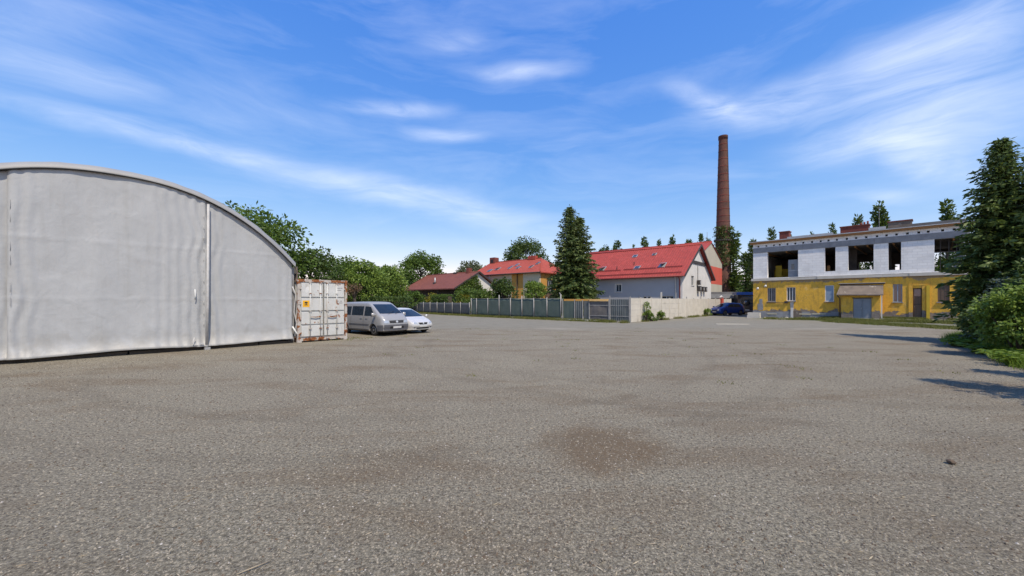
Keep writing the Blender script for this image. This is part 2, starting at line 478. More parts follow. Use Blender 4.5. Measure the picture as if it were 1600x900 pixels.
M['interior'] = pm('raw_interior', (.16, .135, .115), (.10, .085, .075), 1.2, 0.95, bmp=0.2)
M['yellow_board'] = pm('yellow_insulation_board', (.62, .42, .03), (.48, .32, .03), 2, 0.8, bmp=0.1)


def yellow_plaster():
    m, t, b = new_mat('worn_yellow_plaster')
    c = nd(t, 'ShaderNodeTexCoord')
    ob = c.outputs['Object']
    s = nd(t, 'ShaderNodeSeparateXYZ')
    t.links.new(ob, s.inputs[0])
    col = ramp(t, tex_noise(t, 0.8, 6, 0.6, ob), [(0.3, (.80, .46, .055)), (0.7, (.66, .37, .045))])
    streak = tex_noise(t, 2.2, 7, 0.65, stretch(t, (1.6, 1.6, 0.45)))
    col = mixc(t, ramp(t, streak, [(0.50, 0.0), (0.72, 0.75)]), col, (.33, .19, .05))
    col = mixc(t, ramp(t, tex_noise(t, 1.7, 6, 0.6, ob), [(0.58, 0.0), (0.70, 0.55)]), col, (.74, .55, .24))
    crack = tex_noise(t, 1.3, 9, 0.72, ob, 1.2)
    col = mixc(t, ramp(t, crack, [(0.485, 0.0), (0.497, 0.55), (0.51, 0.0)]), col, (.10, .075, .05))
    # plaster fallen off near the foot; same tone in a ragged band under the ledge
    pn = tex_noise(t, 0.9, 7, 0.65, ob, 0.3)
    low = math_n(t, 'ADD', s.outputs[2], math_n(t, 'MULTIPLY', pn, -2.2))
    foot = ramp(t, math_n(t, 'ADD', low, 0.55), [(0.28, 1.0), (0.33, 0.0)])
    top = ramp(t, math_n(t, 'MULTIPLY', math_n(t, 'ADD', math_n(t, 'MULTIPLY', pn, 1.8), math_n(t, 'ADD', s.outputs[2], -4.05)), 1.0),
               [(0.72, 0.0), (0.80, 0.8)])
    bare = ramp(t, tex_noise(t, 5, 6, 0.6, ob), [(0.3, (.15, .12, .10)), (0.7, (.27, .23, .19))])
    col = mixc(t, math_n(t, 'MAXIMUM', foot, top), col, bare)
    t.links.new(col, b.inputs['Base Color'])
    b.inputs['Roughness'].default_value = 0.92
    bump(t, b, math_n(t, 'ADD', math_n(t, 'MULTIPLY', foot, -1.5), tex_noise(t, 12, 6, 0.6, ob)), 0.35, 0.03)
    return m


M['yellow'] = yellow_plaster()


def block_mat():
    m, t, b = new_mat('white_block_masonry')
    c = nd(t, 'ShaderNodeTexCoord')
    s = nd(t, 'ShaderNodeSeparateXYZ')
    t.links.new(c.outputs['Object'], s.inputs[0])
    v = nd(t, 'ShaderNodeCombineXYZ')
    t.links.new(s.outputs[0], v.inputs[0])
    t.links.new(s.outputs[2], v.inputs[1])
    br = nd(t, 'ShaderNodeTexBrick', i_Scale=1.0)
    br.inputs['Color1'].default_value = (.80, .79, .76, 1)
    br.inputs['Color2'].default_value = (.72, .71, .69, 1)
    br.inputs['Mortar'].default_value = (.64, .63, .61, 1)
    br.inputs['Mortar Size'].default_value = 0.014
    br.inputs['Brick Width'].default_value = 0.6
    br.inputs['Row Height'].default_value = 0.25
    t.links.new(v.outputs[0], br.inputs['Vector'])
    n = tex_noise(t, 1.1, 6, 0.65)
    col = mixc(t, ramp(t, n, [(0.48, 0.0), (0.70, 0.6)]), br.outputs['Color'], (.56, .545, .52))
    t.links.new(col, b.inputs['Base Color'])
    b.inputs['Roughness'].default_value = 0.95
    h = math_n(t, 'ADD', math_n(t, 'MULTIPLY', br.outputs['Fac'], -1.0), math_n(t, 'MULTIPLY', tex_noise(t, 25, 4), 0.4))
    bump(t, b, h, 0.6, 0.02)
    return m


M['block'] = block_mat()


def brick_mat():
    m, t, b = new_mat('chimney_brick')
    u = nd(t, 'ShaderNodeUVMap')
    br = nd(t, 'ShaderNodeTexBrick', i_Scale=1.0)
    br.inputs['Color1'].default_value = (.150, .052, .034, 1)
    br.inputs['Color2'].default_value = (.092, .034, .025, 1)
    br.inputs['Mortar'].default_value = (.15, .095, .07, 1)
    br.inputs['Mortar Size'].default_value = 0.012
    br.inputs['Brick Width'].default_value = 0.28
    br.inputs['Row Height'].default_value = 0.10
    t.links.new(u.outputs[0], br.inputs['Vector'])
    big = tex_noise(t, 0.35, 6, 0.65, stretch(t, (1, 1, 1.6)))
    col = mixc(t, ramp(t, big, [(0.42, 0.0), (0.66, 0.75)]), br.outputs['Color'], (.060, .032, .026))
    soot = tex_noise(t, 0.9, 6, 0.6, stretch(t, (1.5, 1.5, 0.15)))
    col = mixc(t, ramp(t, soot, [(0.5, 0.0), (0.75, 0.55)]), col, (.20, .085, .05))
    t.links.new(col, b.inputs['Base Color'])
    b.inputs['Roughness'].default_value = 0.9
    bump(t, b, math_n(t, 'ADD', math_n(t, 'MULTIPLY', br.outputs['Fac'], -1.0), big), 0.5, 0.03)
    return m


M['brick'] = brick_mat()


# ------------------------------------------------------------------ mesh helpers
class MB:
    def __init__(self):
        self.v, self.f = [], []

    def add(self, vs, fs):
        o = len(self.v)
        self.v += [tuple(p) for p in vs]
        self.f += [tuple(o + i for i in f) for f in fs]
        return self

    def box(self, x0, y0, z0, x1, y1, z1):
        return self.add([(x0, y0, z0), (x1, y0, z0), (x1, y1, z0), (x0, y1, z0),
                         (x0, y0, z1), (x1, y0, z1), (x1, y1, z1), (x0, y1, z1)],
                        [(0, 3, 2, 1), (4, 5, 6, 7), (0, 1, 5, 4), (1, 2, 6, 5), (2, 3, 7, 6), (3, 0, 4, 7)])

    def obox(self, p0, p1, w, h, up=(0, 0, 1)):
        p0, p1 = Vector(p0), Vector(p1)
        d = (p1 - p0).normalized()
        s = d.cross(Vector(up))
        s = (s if s.length > 1e-4 else Vector((1, 0, 0))).normalized()
        u = s.cross(d).normalized()
        q = []
        for p in (p0, p1):
            for a, b in ((-1, -1), (1, -1), (1, 1), (-1, 1)):
                q.append(p + s * a * w / 2 + u * b * h / 2)
        return self.add(q, [(3, 2, 1, 0), (4, 5, 6, 7), (0, 1, 5, 4), (1, 2, 6, 5), (2, 3, 7, 6), (3, 0, 4, 7)])

    def path(self, pts, rs, n=8, cap=True):
        pts = [Vector(p) for p in pts]
        if isinstance(rs, (int, float)):
            rs = [rs] * len(pts)
        rings = []
        for i, p in enumerate(pts):
            d = (pts[min(i + 1, len(pts) - 1)] - pts[max(i - 1, 0)]).normalized()
            up = Vector((0, 0, 1)) if abs(d.z) < 0.95 else Vector((1, 0, 0))
            s = d.cross(up).normalized()
            u = s.cross(d)
            rings.append([p + (s * math.cos(k * 2 * math.pi / n) + u * math.sin(k * 2 * math.pi / n)) * rs[i] for k in range(n)])
        vs = [q for r in rings for q in r]
        fs = []
        for i in range(len(pts) - 1):
            for k in range(n):
                fs.append((i * n + k, i * n + (k + 1) % n, (i + 1) * n + (k + 1) % n, (i + 1) * n + k))
        if cap:
            fs.append(tuple(range(n))[::-1])
            fs.append(tuple((len(pts) - 1) * n + k for k in range(n)))
        return self.add(vs, fs)

    def prism(self, poly, axis, a, b):
        """poly in the two other axes, extruded along axis from a to b"""
        def P(u, v, w):
            return {'x': (w, u, v), 'y': (u, w, v), 'z': (u, v, w)}[axis]
        n = len(poly)
        vs = [P(u, v, a) for u, v in poly] + [P(u, v, b) for u, v in poly]
        fs = [tuple(range(n))[::-1], tuple(range(n, 2 * n))] + [(i, (i + 1) % n, n + (i + 1) % n, n + i) for i in range(n)]
        return self.add(vs, fs)

    def lathe_y(self, prof, c, n=24):
        """profile (y, r) turned round the y axis through c"""
        vs = []
        for (y, r) in prof:
            for k in range(n):
                a = 2 * math.pi * k / n
                vs.append((c[0] + r * math.cos(a), c[1] + y, c[2] + r * math.sin(a)))
        fs = []
        for i in range(len(prof) - 1):
            for k in range(n):
                fs.append((i * n + k, i * n + (k + 1) % n, (i + 1) * n + (k + 1) % n, (i + 1) * n + k))
        fs.append(tuple(range(n)))
        fs.append(tuple((len(prof) - 1) * n + k for k in range(n))[::-1])
        return self.add(vs, fs)

    def build(self, name, mat, parent=None, smooth=False, fix=True):
        me = bpy.data.meshes.new(name)
        me.from_pydata(self.v, [], self.f)
        if fix:
            bm = bmesh.new()
            bm.from_mesh(me)
            bmesh.ops.recalc_face_normals(bm, faces=bm.faces)
            bm.to_mesh(me)
            bm.free()
        if smooth:
            me.polygons.foreach_set('use_smooth', [True] * len(me.polygons))
        me.materials.append(M[mat] if isinstance(mat, str) else mat)
        o = bpy.data.objects.new(name, me)
        C.objects.link(o)
        o.parent = parent
        return o


def tag(o, label, cat, group=None, kind=None):
    if label:
        o['label'] = label
    if cat:
        o['category'] = cat
    if group:
        o['group'] = group
    if kind:
        o['kind'] = kind
    return o


def thing(name, label, cat, loc=(0, 0, 0), rot=0.0, group=None):
    o = bpy.data.objects.new(name, None)
    C.objects.link(o)
    o.empty_display_size = 0.3
    o.location = loc
    o.rotation_euler = (0, 0, rot)
    return tag(o, label, cat, group)


def box(name, mat, parent, *b):
    return MB().box(*b).build(name, mat, parent)


def copy_tree(o, parent=None):
    c = o.copy()
    C.objects.link(c)
    c.parent = parent
    for ch in o.children:
        copy_tree(ch, c)
    return c


def wall(mb, x0, x1, z0, z1, y0, y1, holes):
    """wall slab with real openings; holes = (x0, x1, z0, z1)"""
    xs = sorted({x0, x1, *[h[0] for h in holes], *[h[1] for h in holes]})
    zs = sorted({z0, z1, *[h[2] for h in holes], *[h[3] for h in holes]})
    xs = [x for x in xs if x0 <= x <= x1]
    zs = [z for z in zs if z0 <= z <= z1]

    def solid(i, j):
        if i < 0 or j < 0 or i >= len(xs) - 1 or j >= len(zs) - 1:
            return False
        cx, cz = (xs[i] + xs[i + 1]) / 2, (zs[j] + zs[j + 1]) / 2
        return not any(h[0] < cx < h[1] and h[2] < cz < h[3] for h in holes)
    for i in range(len(xs) - 1):
        for j in range(len(zs) - 1):
            if not solid(i, j):
                continue
            a, b, c, d = xs[i], xs[i + 1], zs[j], zs[j + 1]
            mb.add([(a, y0, c), (b, y0, c), (b, y0, d), (a, y0, d)], [(0, 1, 2, 3)])
            mb.add([(a, y1, c), (b, y1, c), (b, y1, d), (a, y1, d)], [(3, 2, 1, 0)])
            for (di, dj, q) in ((-1, 0, [(a, y0, c), (a, y0, d), (a, y1, d), (a, y1, c)]), (1, 0, [(b, y0, c), (b, y1, c), (b, y1, d), (b, y0, d)]),
                                (0, -1, [(a, y0, c), (a, y1, c), (b, y1, c), (b, y0, c)]), (0, 1, [(a, y0, d), (b, y0, d), (b, y1, d), (a, y1, d)])):
                if not solid(i + di, j + dj):
                    mb.add(q, [(0, 1, 2, 3)])
    return mb


def np_mesh(name, verts, nper, mat, parent=None):
    """many separate little polygons of nper vertices each"""
    verts = np.asarray(verts, dtype=np.float32).reshape(-1, 3)
    nv = len(verts)
    nf = nv // nper
    me = bpy.data.meshes.new(name)
    me.vertices.add(nv)
    me.vertices.foreach_set('co', verts.ravel())
    me.loops.add(nv)
    me.loops.foreach_set('vertex_index', np.arange(nv, dtype=np.int32))
    me.polygons.add(nf)
    me.polygons.foreach_set('loop_start', np.arange(0, nv, nper, dtype=np.int32))
    me.polygons.foreach_set('loop_total', np.full(nf, nper, dtype=np.int32))
    me.update(calc_edges=True)
    me.validate()
    me.materials.append(M[mat] if isinstance(mat, str) else mat)
    o = bpy.data.objects.new(name, me)
    C.objects.link(o)
    o.parent = parent
    return o


def unit(v):
    return v / np.maximum(np.linalg.norm(v, axis=1, keepdims=True), 1e-9)


def leaves(P, D, size, aspect=0.5, jit=0.35):
    """rhombic leaves at P pointing along D"""
    n = len(P)
    D = unit(D)
    r = RNG.normal(size=(n, 3))
    s = unit(np.cross(D, r))
    L = (size * RNG.uniform(1 - jit, 1 + jit, (n, 1)))
    w = L * aspect
    mid = P + D * L * 0.5
    v = np.stack([P, mid + s * w * 0.5, P + D * L, mid - s * w * 0.5], axis=1)
    return v.reshape(-1, 3)


def rand_dir(n):
    return unit(RNG.normal(size=(n, 3)))


def crown_points(shape, clumps, per, rc, seed_pts=None):
    """clumped leaf positions in an uneven crown; shape(dir)->radius vector scale"""
    d = rand_dir(clumps)
    d[:, 2] = np.where(d[:, 2] < -0.55, -d[:, 2], d[:, 2])
    rad = RNG.uniform(0.35, 1.0, (clumps, 1)) ** 0.5
    cc = d * rad * np.asarray(shape) * RNG.uniform(0.86, 1.06, (clumps, 1))
    P, D = [], []
    for c in cc:
        m = int(per * RNG.uniform(0.6, 1.4))
        q = rand_dir(m)
        q[:, 2] *= 0.75
        r = rc * RNG.uniform(0.65, 1.25)
        p = c + q * r * RNG.uniform(0.55, 1.0, (m, 1))
        P.append(p)
        D.append(q + 0.5 * RNG.normal(size=(m, 3)) + np.array([0, 0, -0.25]))
    return np.concatenate(P), np.concatenate(D), cc


def broadleaf(name, label, loc, h, rx, rz, mat, size=0.3, clumps=70, per=60, rc=None, trunk_r=0.16, group=None, cat='tree', base=None):
    """trunk, limbs and a clumped crown whose top is at h"""
    t = thing(name, label, cat, loc, random.uniform(0, 6.28), group)
    cz = h - rz
    P, D, cc = crown_points((rx, rx, rz), clumps, per, rc or rx * 0.26)
    P = P + np.array([0, 0, cz])
    P[:, 2] = np.maximum(P[:, 2], 0.12)
    np_mesh('crown', leaves(P, D, size), 4, mat, t)
    mb = MB()
    mb.path([(0, 0, -0.1), (0.05, 0.02, cz * 0.5), (0, 0, cz), (0.05, 0, cz + rz * 0.55)],
            [trunk_r * 1.3, trunk_r, trunk_r * 0.7, trunk_r * 0.15], 8)
    for c in cc[:14]:
        e = Vector(c) + Vector((0, 0, cz))
        s = Vector((0, 0, max(0.3, min(cz, e.z * 0.7))))
        mb.path([s, s.lerp(e, 0.5) + Vector((0, 0, rz * 0.06)), e], [trunk_r * 0.45, trunk_r * 0.28, trunk_r * 0.08], 5)
    mb.build('trunk', 'bark', t, True)
    return t


def bush(name, label, loc, rx, ry, rz, mat, size=0.2, clumps=40, per=60, rc=None, rot=0, cat='bush', group=None):
    t = thing(name, label, cat, loc, rot, group)
    P, D, cc = crown_points((rx, ry, rz), clumps, per, rc or min(rx, rz) * 0.3)
    P[:, 2] += rz * 0.95
    P[:, 2] = np.maximum(P[:, 2], 0.05)
    np_mesh('foliage', leaves(P, D, size), 4, mat, t)
    mb = MB()
    for c in cc[:9]:
        e = Vector(c) + Vector((0, 0, rz))
        mb.path([(c[0] * 0.15, c[1] * 0.15, -0.03), (e.x * .5, e.y * .5, e.z * .6), e], [0.04, 0.03, 0.01], 5)
    mb.build('stem', 'bark', t, True)
    return t


def spruce(name, label, tops, loc, mat, size=0.28, whorls=38, nb=10, step=0.24, base_z=0.4, prof=0.8, hang=0.5, group=None):
    """conifer with one or two leaders: tops = [(dx, dy, height, radius)]"""
    t = thing(name, label, 'tree', loc, 0, group)
    V = []
    wood = MB()
    for (dx, dy, h, rad) in tops:
        wood.path([(dx * .3, dy * .3, -0.15), (dx, dy, h * 0.35), (dx, dy, h * 0.98)], [0.2 + rad * 0.03, 0.14, 0.015], 8)
        for w in range(whorls):
            f = w / (whorls - 1)
            z = base_z + (h - base_z) * f ** 0.92
            L0 = rad * (1 - f) ** prof * (0.85 + 0.3 * math.sin(w * 2.4 + h)) + 0.10
            n = max(4, int(nb * (0.5 + 0.5 * (1 - f))))
            ph = random.uniform(0, 6.28)
            for k in range(n):
                a = ph + 2 * math.pi * k / n + random.uniform(-.25, .25)
                L = L0 * random.uniform(0.62, 1.18)
                rise = random.uniform(-0.30, 0.15) + 0.5 * f
                m = max(3, int(L / step))
                u = np.linspace(0.12, 1.0, m)[:, None]
                dirx = np.array([math.cos(a), math.sin(a), 0])
                side = np.array([-math.sin(a), math.cos(a), 0])
                base = np.array([dx, dy, z])
                p = base + dirx * L * u + np.array([0, 0, 1]) * (rise * L * u - 0.28 * L * u ** 2 * (1 - f))
                tip = p[-1]
                if L > 0.5:
                    wood.path([base, base + (tip - base) * 0.5 + np.array([0, 0, .06 * L]), tip], [0.028, 0.018, 0.006], 4, False)
                for s in (-1, 1, -1, 1, 0):
                    q = p + RNG.normal(size=p.shape) * 0.05
                    dd = dirx * RNG.uniform(.4, 1, (m, 1)) + side * s * RNG.uniform(.45, 1.0, (m, 1)) + np.array([0, 0, -1]) * RNG.uniform(-.15, hang, (m, 1))
                    V.append(leaves(q, dd, size * (0.65 + 0.5 * (1 - f)), 0.34))
                q = p + RNG.normal(size=p.shape) * 0.04
                V.append(leaves(q, np.tile([0, 0, -1.0], (m, 1)) + RNG.normal(size=(m, 3)) * .35, size * .8, 0.36))
        q = np.array([dx, dy, h]) + RNG.normal(size=(14, 3)) * [.05, .05, .25]
        V.append(leaves(q, rand_dir(14) + [0, 0, .8], size * .6, .3))
    np_mesh('needles', np.concatenate(V), 4, mat, t)
    wood.build('trunk', 'bark', t, True)
    return t


def tufts(name, label, pts, hgt, mat, blades=14, spread=0.12, cat='grass', kind='stuff', w=0.012):
    """grass blades round the given ground points"""
    pts = np.asarray(pts, float)
    n = len(pts) * blades
    P = np.repeat(pts, blades, axis=0) + np.concatenate([RNG.normal(size=(n, 2)) * spread, np.zeros((n, 1))], axis=1)
    h = hgt * RNG.uniform(.4, 1.15, (n, 1))
    lean = np.concatenate([RNG.normal(size=(n, 2)) * 0.45, np.ones((n, 1))], axis=1)
    tip = P + lean * h
    a = RNG.uniform(0, math.pi, (n, 1))
    s = np.concatenate([np.cos(a), np.sin(a), np.zeros((n, 1))], axis=1) * w * RNG.uniform(.7, 1.6, (n, 1))
    v = np.stack([P - s, P + s, tip], axis=1).reshape(-1, 3)
    o = np_mesh(name, v, 3, mat)
    return tag(o, label, cat, kind=kind)


# directions of the site grid: A = along hall front and concrete wall, B = along fences
A = Vector((0.674, 0.738))
ROT_A = math.atan2(A.y, A.x)
# ------------------------------------------------------------------ ground
g = MB()
g.add([(-900, -300, 0), (900, -300, 0), (900, 1500, 0), (-900, 1500, 0)], [(0, 1, 2, 3)])
tag(g.build('ground', 'ground'), 'worn grey gravel and asphalt yard with brown dirt patches', None, kind='structure')

# ------------------------------------------------------------------ fabric hall
hall = thing('storage_hall', 'grey tarpaulin storage hall with arched roof', 'tent', (-17.54, 9.41, 0), ROT_A)
HW = 11.3


def arch(x):
    u = abs(x / HW * 2 - 1)
    return 3.43 + 2.83 * (1 - u ** 2.3)


def fold(x, z, seed):
    n = noise.noise(Vector((x * 0.8 + seed, z * 0.35, seed))) * 0.045
    n += noise.noise(Vector((x * 2.6, z * .28 + seed, 3.3))) * 0.015
    n += noise.noise(Vector(((x + z * .8) * 5.0, (z - x) * 1.2, seed + 9))) * 0.012 * max(0, 1.5 - z * .5)
    n += noise.noise(Vector(((x - z * .5) * 2.4, (z + x) * .5, seed + 4))) * 0.008
    n -= 0.007 * max(0, 1 - abs(noise.noise(Vector((x * .9 + z * .5, z * .45 - x * .3, seed + 2)))) * 9)
    return n


def sheet(name, x0, x1, y, seed, mat='tarp', loose=()):
    nx, nz = int((x1 - x0) / 0.07), 84
    mb = MB()
    vs, fs = [], []
    for i in range(nx + 1):
        x = x0 + (x1 - x0) * i / nx
        zt = arch(x) + 0.02
        for j in range(nz + 1):
            v = j / nz
            z = 0.16 + 0.03 * math.sin(x * 1.3) + (zt - 0.16) * v
            d = y + fold(x, z, seed)
            for lx, amp, wid in loose:                       # gathered vertical folds beside an edge
                e = math.exp(-((x - lx) / wid) ** 2)
                d += e * amp * (math.sin((x - lx) * 21 + noise.noise(Vector((z * .8, lx, 0))) * 4) - 0.3) * (0.5 + 0.5 * (1 - v))
            if z < 0.62:
                k = (0.62 - z) / 0.46
                d -= 0.16 * k * k + 0.015 * k * math.sin(x * 9 + seed)
            if abs(z - 1.97) < 0.04 or abs(z - 3.9) < 0.04:    # welded seams
                d -= 0.007
            vs.append((x, d, z))
    for i in range(nx):
        for j in range(nz):
            a_ = i * (nz + 1) + j
            fs.append((a_, a_ + nz + 1, a_ + nz + 2, a_ + 1))
    mb.add(vs, fs)
    o = mb.build(name, mat, hall, True)
    md = o.modifiers.new('thick', 'SOLIDIFY')
    md.thickness = 0.012
    return o


sheet('front_panel', 0.05, 3.4, 0.0, 1.7, loose=((3.2, 0.03, .3),))
sheet('door_curtain', 3.3, 8.12, -0.06, 5.2, loose=((3.5, 0.035, .35), (7.9, 0.05, .45), (7.0, 0.02, .5)))
sheet('front_panel', 8.08, 11.22, 0.0, 8.8, loose=((8.4, 0.03, .3), (11.0, 0.02, .25)))
# roof skin with its slanted edge band
mb = MB()
n = 72
ys = [(-0.12, 0.0), (-0.13, 0.06), (0.14, 0.25), (0.6, 0.29), (22.0, 0.29)]
vs, fs = [], []
for i in range(n + 1):
    x = HW * i / n
    nx_ = (arch(min(HW, x + .05)) - arch(max(0, x - .05))) / 0.1
    L = math.hypot(1, nx_)
    nrm = (-nx_ / L, 1 / L)
    for q, (yy, off) in enumerate(ys):
        wob = 0.02 * noise.noise(Vector((x * 2.2, yy, 4))) if q in (2, 3) else 0
        vs.append((x + nrm[0] * (off + wob), yy + 0.02 * math.sin(x * 7) * (q == 2), arch(x) + nrm[1] * (off + wob)))
m5 = len(ys)
for i in range(n):
    for q in range(m5 - 1):
        fs.append((i * m5 + q, (i + 1) * m5 + q, (i + 1) * m5 + q + 1, i * m5 + q + 1))
mb.add(vs, fs)
mb.build('roof_skin', 'tarp_roof', hall, True)
mb = MB()
mb.path([(HW * i / n, -0.135, arch(HW * i / n) - 0.005) for i in range(n + 1)], 0.022, 6)
mb.build('edge_cord', 'black', hall, True)
for sx_, nm in ((0, 'side_wall'), (HW, 'side_wall')):
    mb = MB()
    vs, fs = [], []
    sgn = 1 if sx_ else -1
    for i in range(61):
        for j in range(9):
            y_ = 0.2 + 21.8 * i / 60
            vs.append((sx_ + sgn * (0.24 + 0.05 * noise.noise(Vector((y_ * 1.5, j * .4, sx_)))), y_, 0.1 + 3.4 * j / 8))
    for i in range(60):
        for j in range(8):
            fs.append((i * 9 + j, i * 9 + 9 + j, i * 9 + 10 + j, i * 9 + j + 1))
    mb.add(vs, fs).build(nm, 'tarp', hall, True)
mb = MB()
mb.add([(0, 22, 0.05)] + [(HW * i / 40, 22, arch(HW * i / 40) + .3) for i in range(41)] + [(HW, 22, .05)], [tuple(range(43))])
mb.build('back_wall', 'tarp', hall)
for i in range(12):                                             # steel arches inside
    y_ = 0.35 + i * 1.94
    MB().path([(0.1, y_, 0)] + [(HW * k / 30 * .982 + .1, y_, arch(HW * k / 30) - .08) for k in range(31)] + [(HW - .1, y_, 0)], 0.04, 6).build('arch_tube', 'metal_light', hall, True)
# door post, leaning slightly, with its foot
MB().path([(8.10, -0.20, 0.04), (8.13, -0.21, 1.9), (8.15, -0.2, arch(8.15) - 0.14)], [0.052, 0.05, 0.045], 10).build('door_post', 'post_grey', hall, True)
box('post_foot', 'metal_light', hall, 8.02, -0.30, 0.0, 8.20, -0.10, 0.1)
MB().path([(7.72, -0.24, .5), (7.66, -0.25, .28), (7.78, -.27, .2), (8.0, -.25, .24)], 0.02, 6).build('edge_rope', 'tarp_light', hall, True)
MB().path([(7.74, -0.2, 1.95), (7.75, -0.23, 2.1), (7.74, -.2, 2.35)], 0.022, 6).build('door_handle', 'white_plastic', hall, True)
for k, (xa, xb) in enumerate(((0.0, 2.9), (3.0, 5.9), (5.95, 8.0), (8.25, 9.9), (9.95, 11.3))):
    box('base_beam', 'dark_wood', hall, xa, 0.02, 0.0, xb, 0.24, 0.11 + 0.01 * (k % 2))
for k in range(11):                                             # lacing down the curtain edge
    z_ = 0.9 + k * .42
    if k % 3 != 1:
        MB().path([(3.36, -.085, z_), (3.363, -.105, z_ + .1), (3.358, -.085, z_ + .3)], .005, 5).build('lacing', 'concrete_grey', hall, True)
    MB().path([(8.03, -.10, z_), (8.02, -.13, z_ + .08), (8.025, -.10, z_ + .16)], .007, 5).build('lacing', 'tarp_light', hall, True)
# frame leg, loosened flap and straps at the end towards the container
box('frame_leg', 'concrete_grey', hall, 11.22, 0.1, 0.0, 11.34, 0.24, 3.4)
MB().path([(11.22, -.06, 2.55), (11.36, -.03, 2.2), (11.30, -.02, 1.4), (11.40, -.04, 0.9), (11.3, -.1, .3)], 0.028, 6).build('strap', 'tarp_light', hall, True)
MB().path([(11.36, 0.0, 3.45), (11.46, .02, 3.2), (11.40, .05, 2.9), (11.5, .06, 2.5)], 0.025, 6).build('strap', 'brown_panel', hall, True)
MB().path([(11.2, -.12, .75), (11.36, -.13, .45), (11.52, -.14, .25)], 0.035, 6).build('strap', 'white_plastic', hall, True)

# ------------------------------------------------------------------ shipping container
CW, CH, CL = 2.26, 2.90, 6.06
cont = thing('shipping_container', 'rusty white shipping container with closed doors', 'container', (-9.74, 17.72, 0), math.atan2(.724, .69))
fr_ = MB()
for x in (0, CW - .11):
    fr_.box(x, -.02, 0.0, x + .11, .12, CH)
    fr_.box(x, CL - .12, 0, x + .11, CL, CH)
fr_.box(.11, -.015, 0.06, CW - .11, .12, .2)
fr_.box(.11, -.015, CH - .12, CW - .11, .12, CH - .003)
for x in (0.002, CW - .092):
    fr_.box(x, .12, CH - .12, x + .09, CL - .12, CH - .004)
    fr_.box(x, .12, .04, x + .09, CL - .12, .2)
fr_.build('frame', 'cont_frame', cont)
for x in (-.008, CW - .172):
    for z in (0.0, CH - .118):
        mbx = MB().box(x, -.03, z, x + .18, .15, z + .12)
        mbx.build('corner_casting', 'cont_frame', cont)
for x, s in ((.03, 1), (CW - .03, -1)):                              # corrugated sides
    mb = MB()
    vs, fs = [], []
    k = 0
    yv = .12
    while yv < CL - .12:
        for dy, dp in ((0, 0), (.07, 0), (.11, .036), (.19, .036), (.23, 0)):
            if yv + dy < CL - .1:
                vs += [(x + s * dp, yv + dy, .2), (x + s * dp, yv + dy, CH - .12)]
        yv += .278
    for i in range(len(vs) // 2 - 1):
        fs.append((2 * i, 2 * i + 2, 2 * i + 3, 2 * i + 1))
    mb.add(vs, fs).build('side_wall', 'cont', cont)
box('roof', 'cont', cont, .09, .12, CH - .05, CW - .09, CL - .12, CH - .03)
box('end_wall', 'cont', cont, .11, CL - .08, .2, CW - .11, CL - .04, CH - .12)
box('floor', 'dark_wood', cont, .1, .1, .16, CW - .1, CL - .1, .2)
for d in range(2):
    x0 = .125 + d * 1.012
    x1 = x0 + 1.0
    door = MB().box(x0, .03, .21, x1, .07, CH - .13).build('door', 'cont', cont)
    zb = [.235, .80, 1.43, 2.06, CH - .15]
    for r in range(4):
        z0, z1 = zb[r] + .015, zb[r + 1] - .03
        a_ = .02
        MB().add([(x0 + .02, .03, z0), (x1 - .02, .03, z0), (x1 - .02, .03, z1), (x0 + .02, .03, z1),
                  (x0 + .02 + a_, -.036, z0 + a_), (x1 - .02 - a_, -.036, z0 + a_), (x1 - .02 - a_, -.036, z1 - a_), (x0 + .02 + a_, -.036, z1 - a_)],
                 [(4, 5, 6, 7), (0, 1, 5, 4), (1, 2, 6, 5), (2, 3, 7, 6), (3, 0, 4, 7)]).build('door_panel', 'cont', door)
    MB().box(x0 - .012 if d else x1 - .001, .0, .22, x0 + .004 if d else x1 + .008, .05, CH - .14).build('door_gasket', 'black', door)
    for bx in ((x0 + .40, x0 + .86) if d == 0 else (x0 + .16, x0 + .60)):
        lb = MB().path([(bx, -.065, .13), (bx, -.065, CH - .1)], .021, 8).build('lock_bar', 'cont', cont, True)
        for z in (.16, CH - .14):
            MB().box(bx - .045, -.09, z - .035, bx + .045, -.016, z + .035).build('cam_keeper', 'cont_frame', lb)
        for z in (.62, 1.43, 2.25):
            MB().box(bx - .05, -.09, z - .02, bx + .05, -.03, z + .02).build('bar_bracket', 'cont_frame', lb)
        hx = bx + (.27 if bx - x0 < .5 else -.27)
        MB().obox((bx, -.095, 1.18), (hx, -.095, 1.14), .02, .05).build('handle', 'cont_frame', lb)
    ex = x0 if d == 0 else x1
    for z in (.45, 1.1, 1.8, 2.5):
        MB().box(ex - .09, -.035, z - .06, ex + .05 if d == 0 else ex + .09, .0, z + .06).build('hinge', 'cont_frame', door)
st = MB().box(.21, -.041, 1.62, .50, -.0365, 1.92).build('warning_sticker', 'sticker', cont)
sg = MB()
sg.box(.28, -.045, 1.70, .43, -.0415, 1.73)
sg.box(.335, -.045, 1.73, .375, -.0415, 1.79)
sg.add([(.27, -.044, 1.79), (.44, -.044, 1.79), (.40, -.044, 1.86), (.31, -.044, 1.86)], [(0, 1, 2, 3)])
sg.build('sticker_mark', 'black', st)
for (x, z, w) in ((1.72, 2.50, .30), (1.76, 2.40, .20), (1.74, 1.87, .10), (1.90, 1.87, .10), (1.74, 1.78, .07), (1.86, 1.78, .16)):
    MB().box(x, -.0385, z, x + w, -.0355, z + .035).build('faded_marking', 'concrete_grey', cont)
pw = MB()
pw.add([(.40 + .09 * math.cos(k * .524), -.039, 2.42 + .15 * math.sin(k * .524 + .4)) for k in range(12)], [tuple(range(12))])
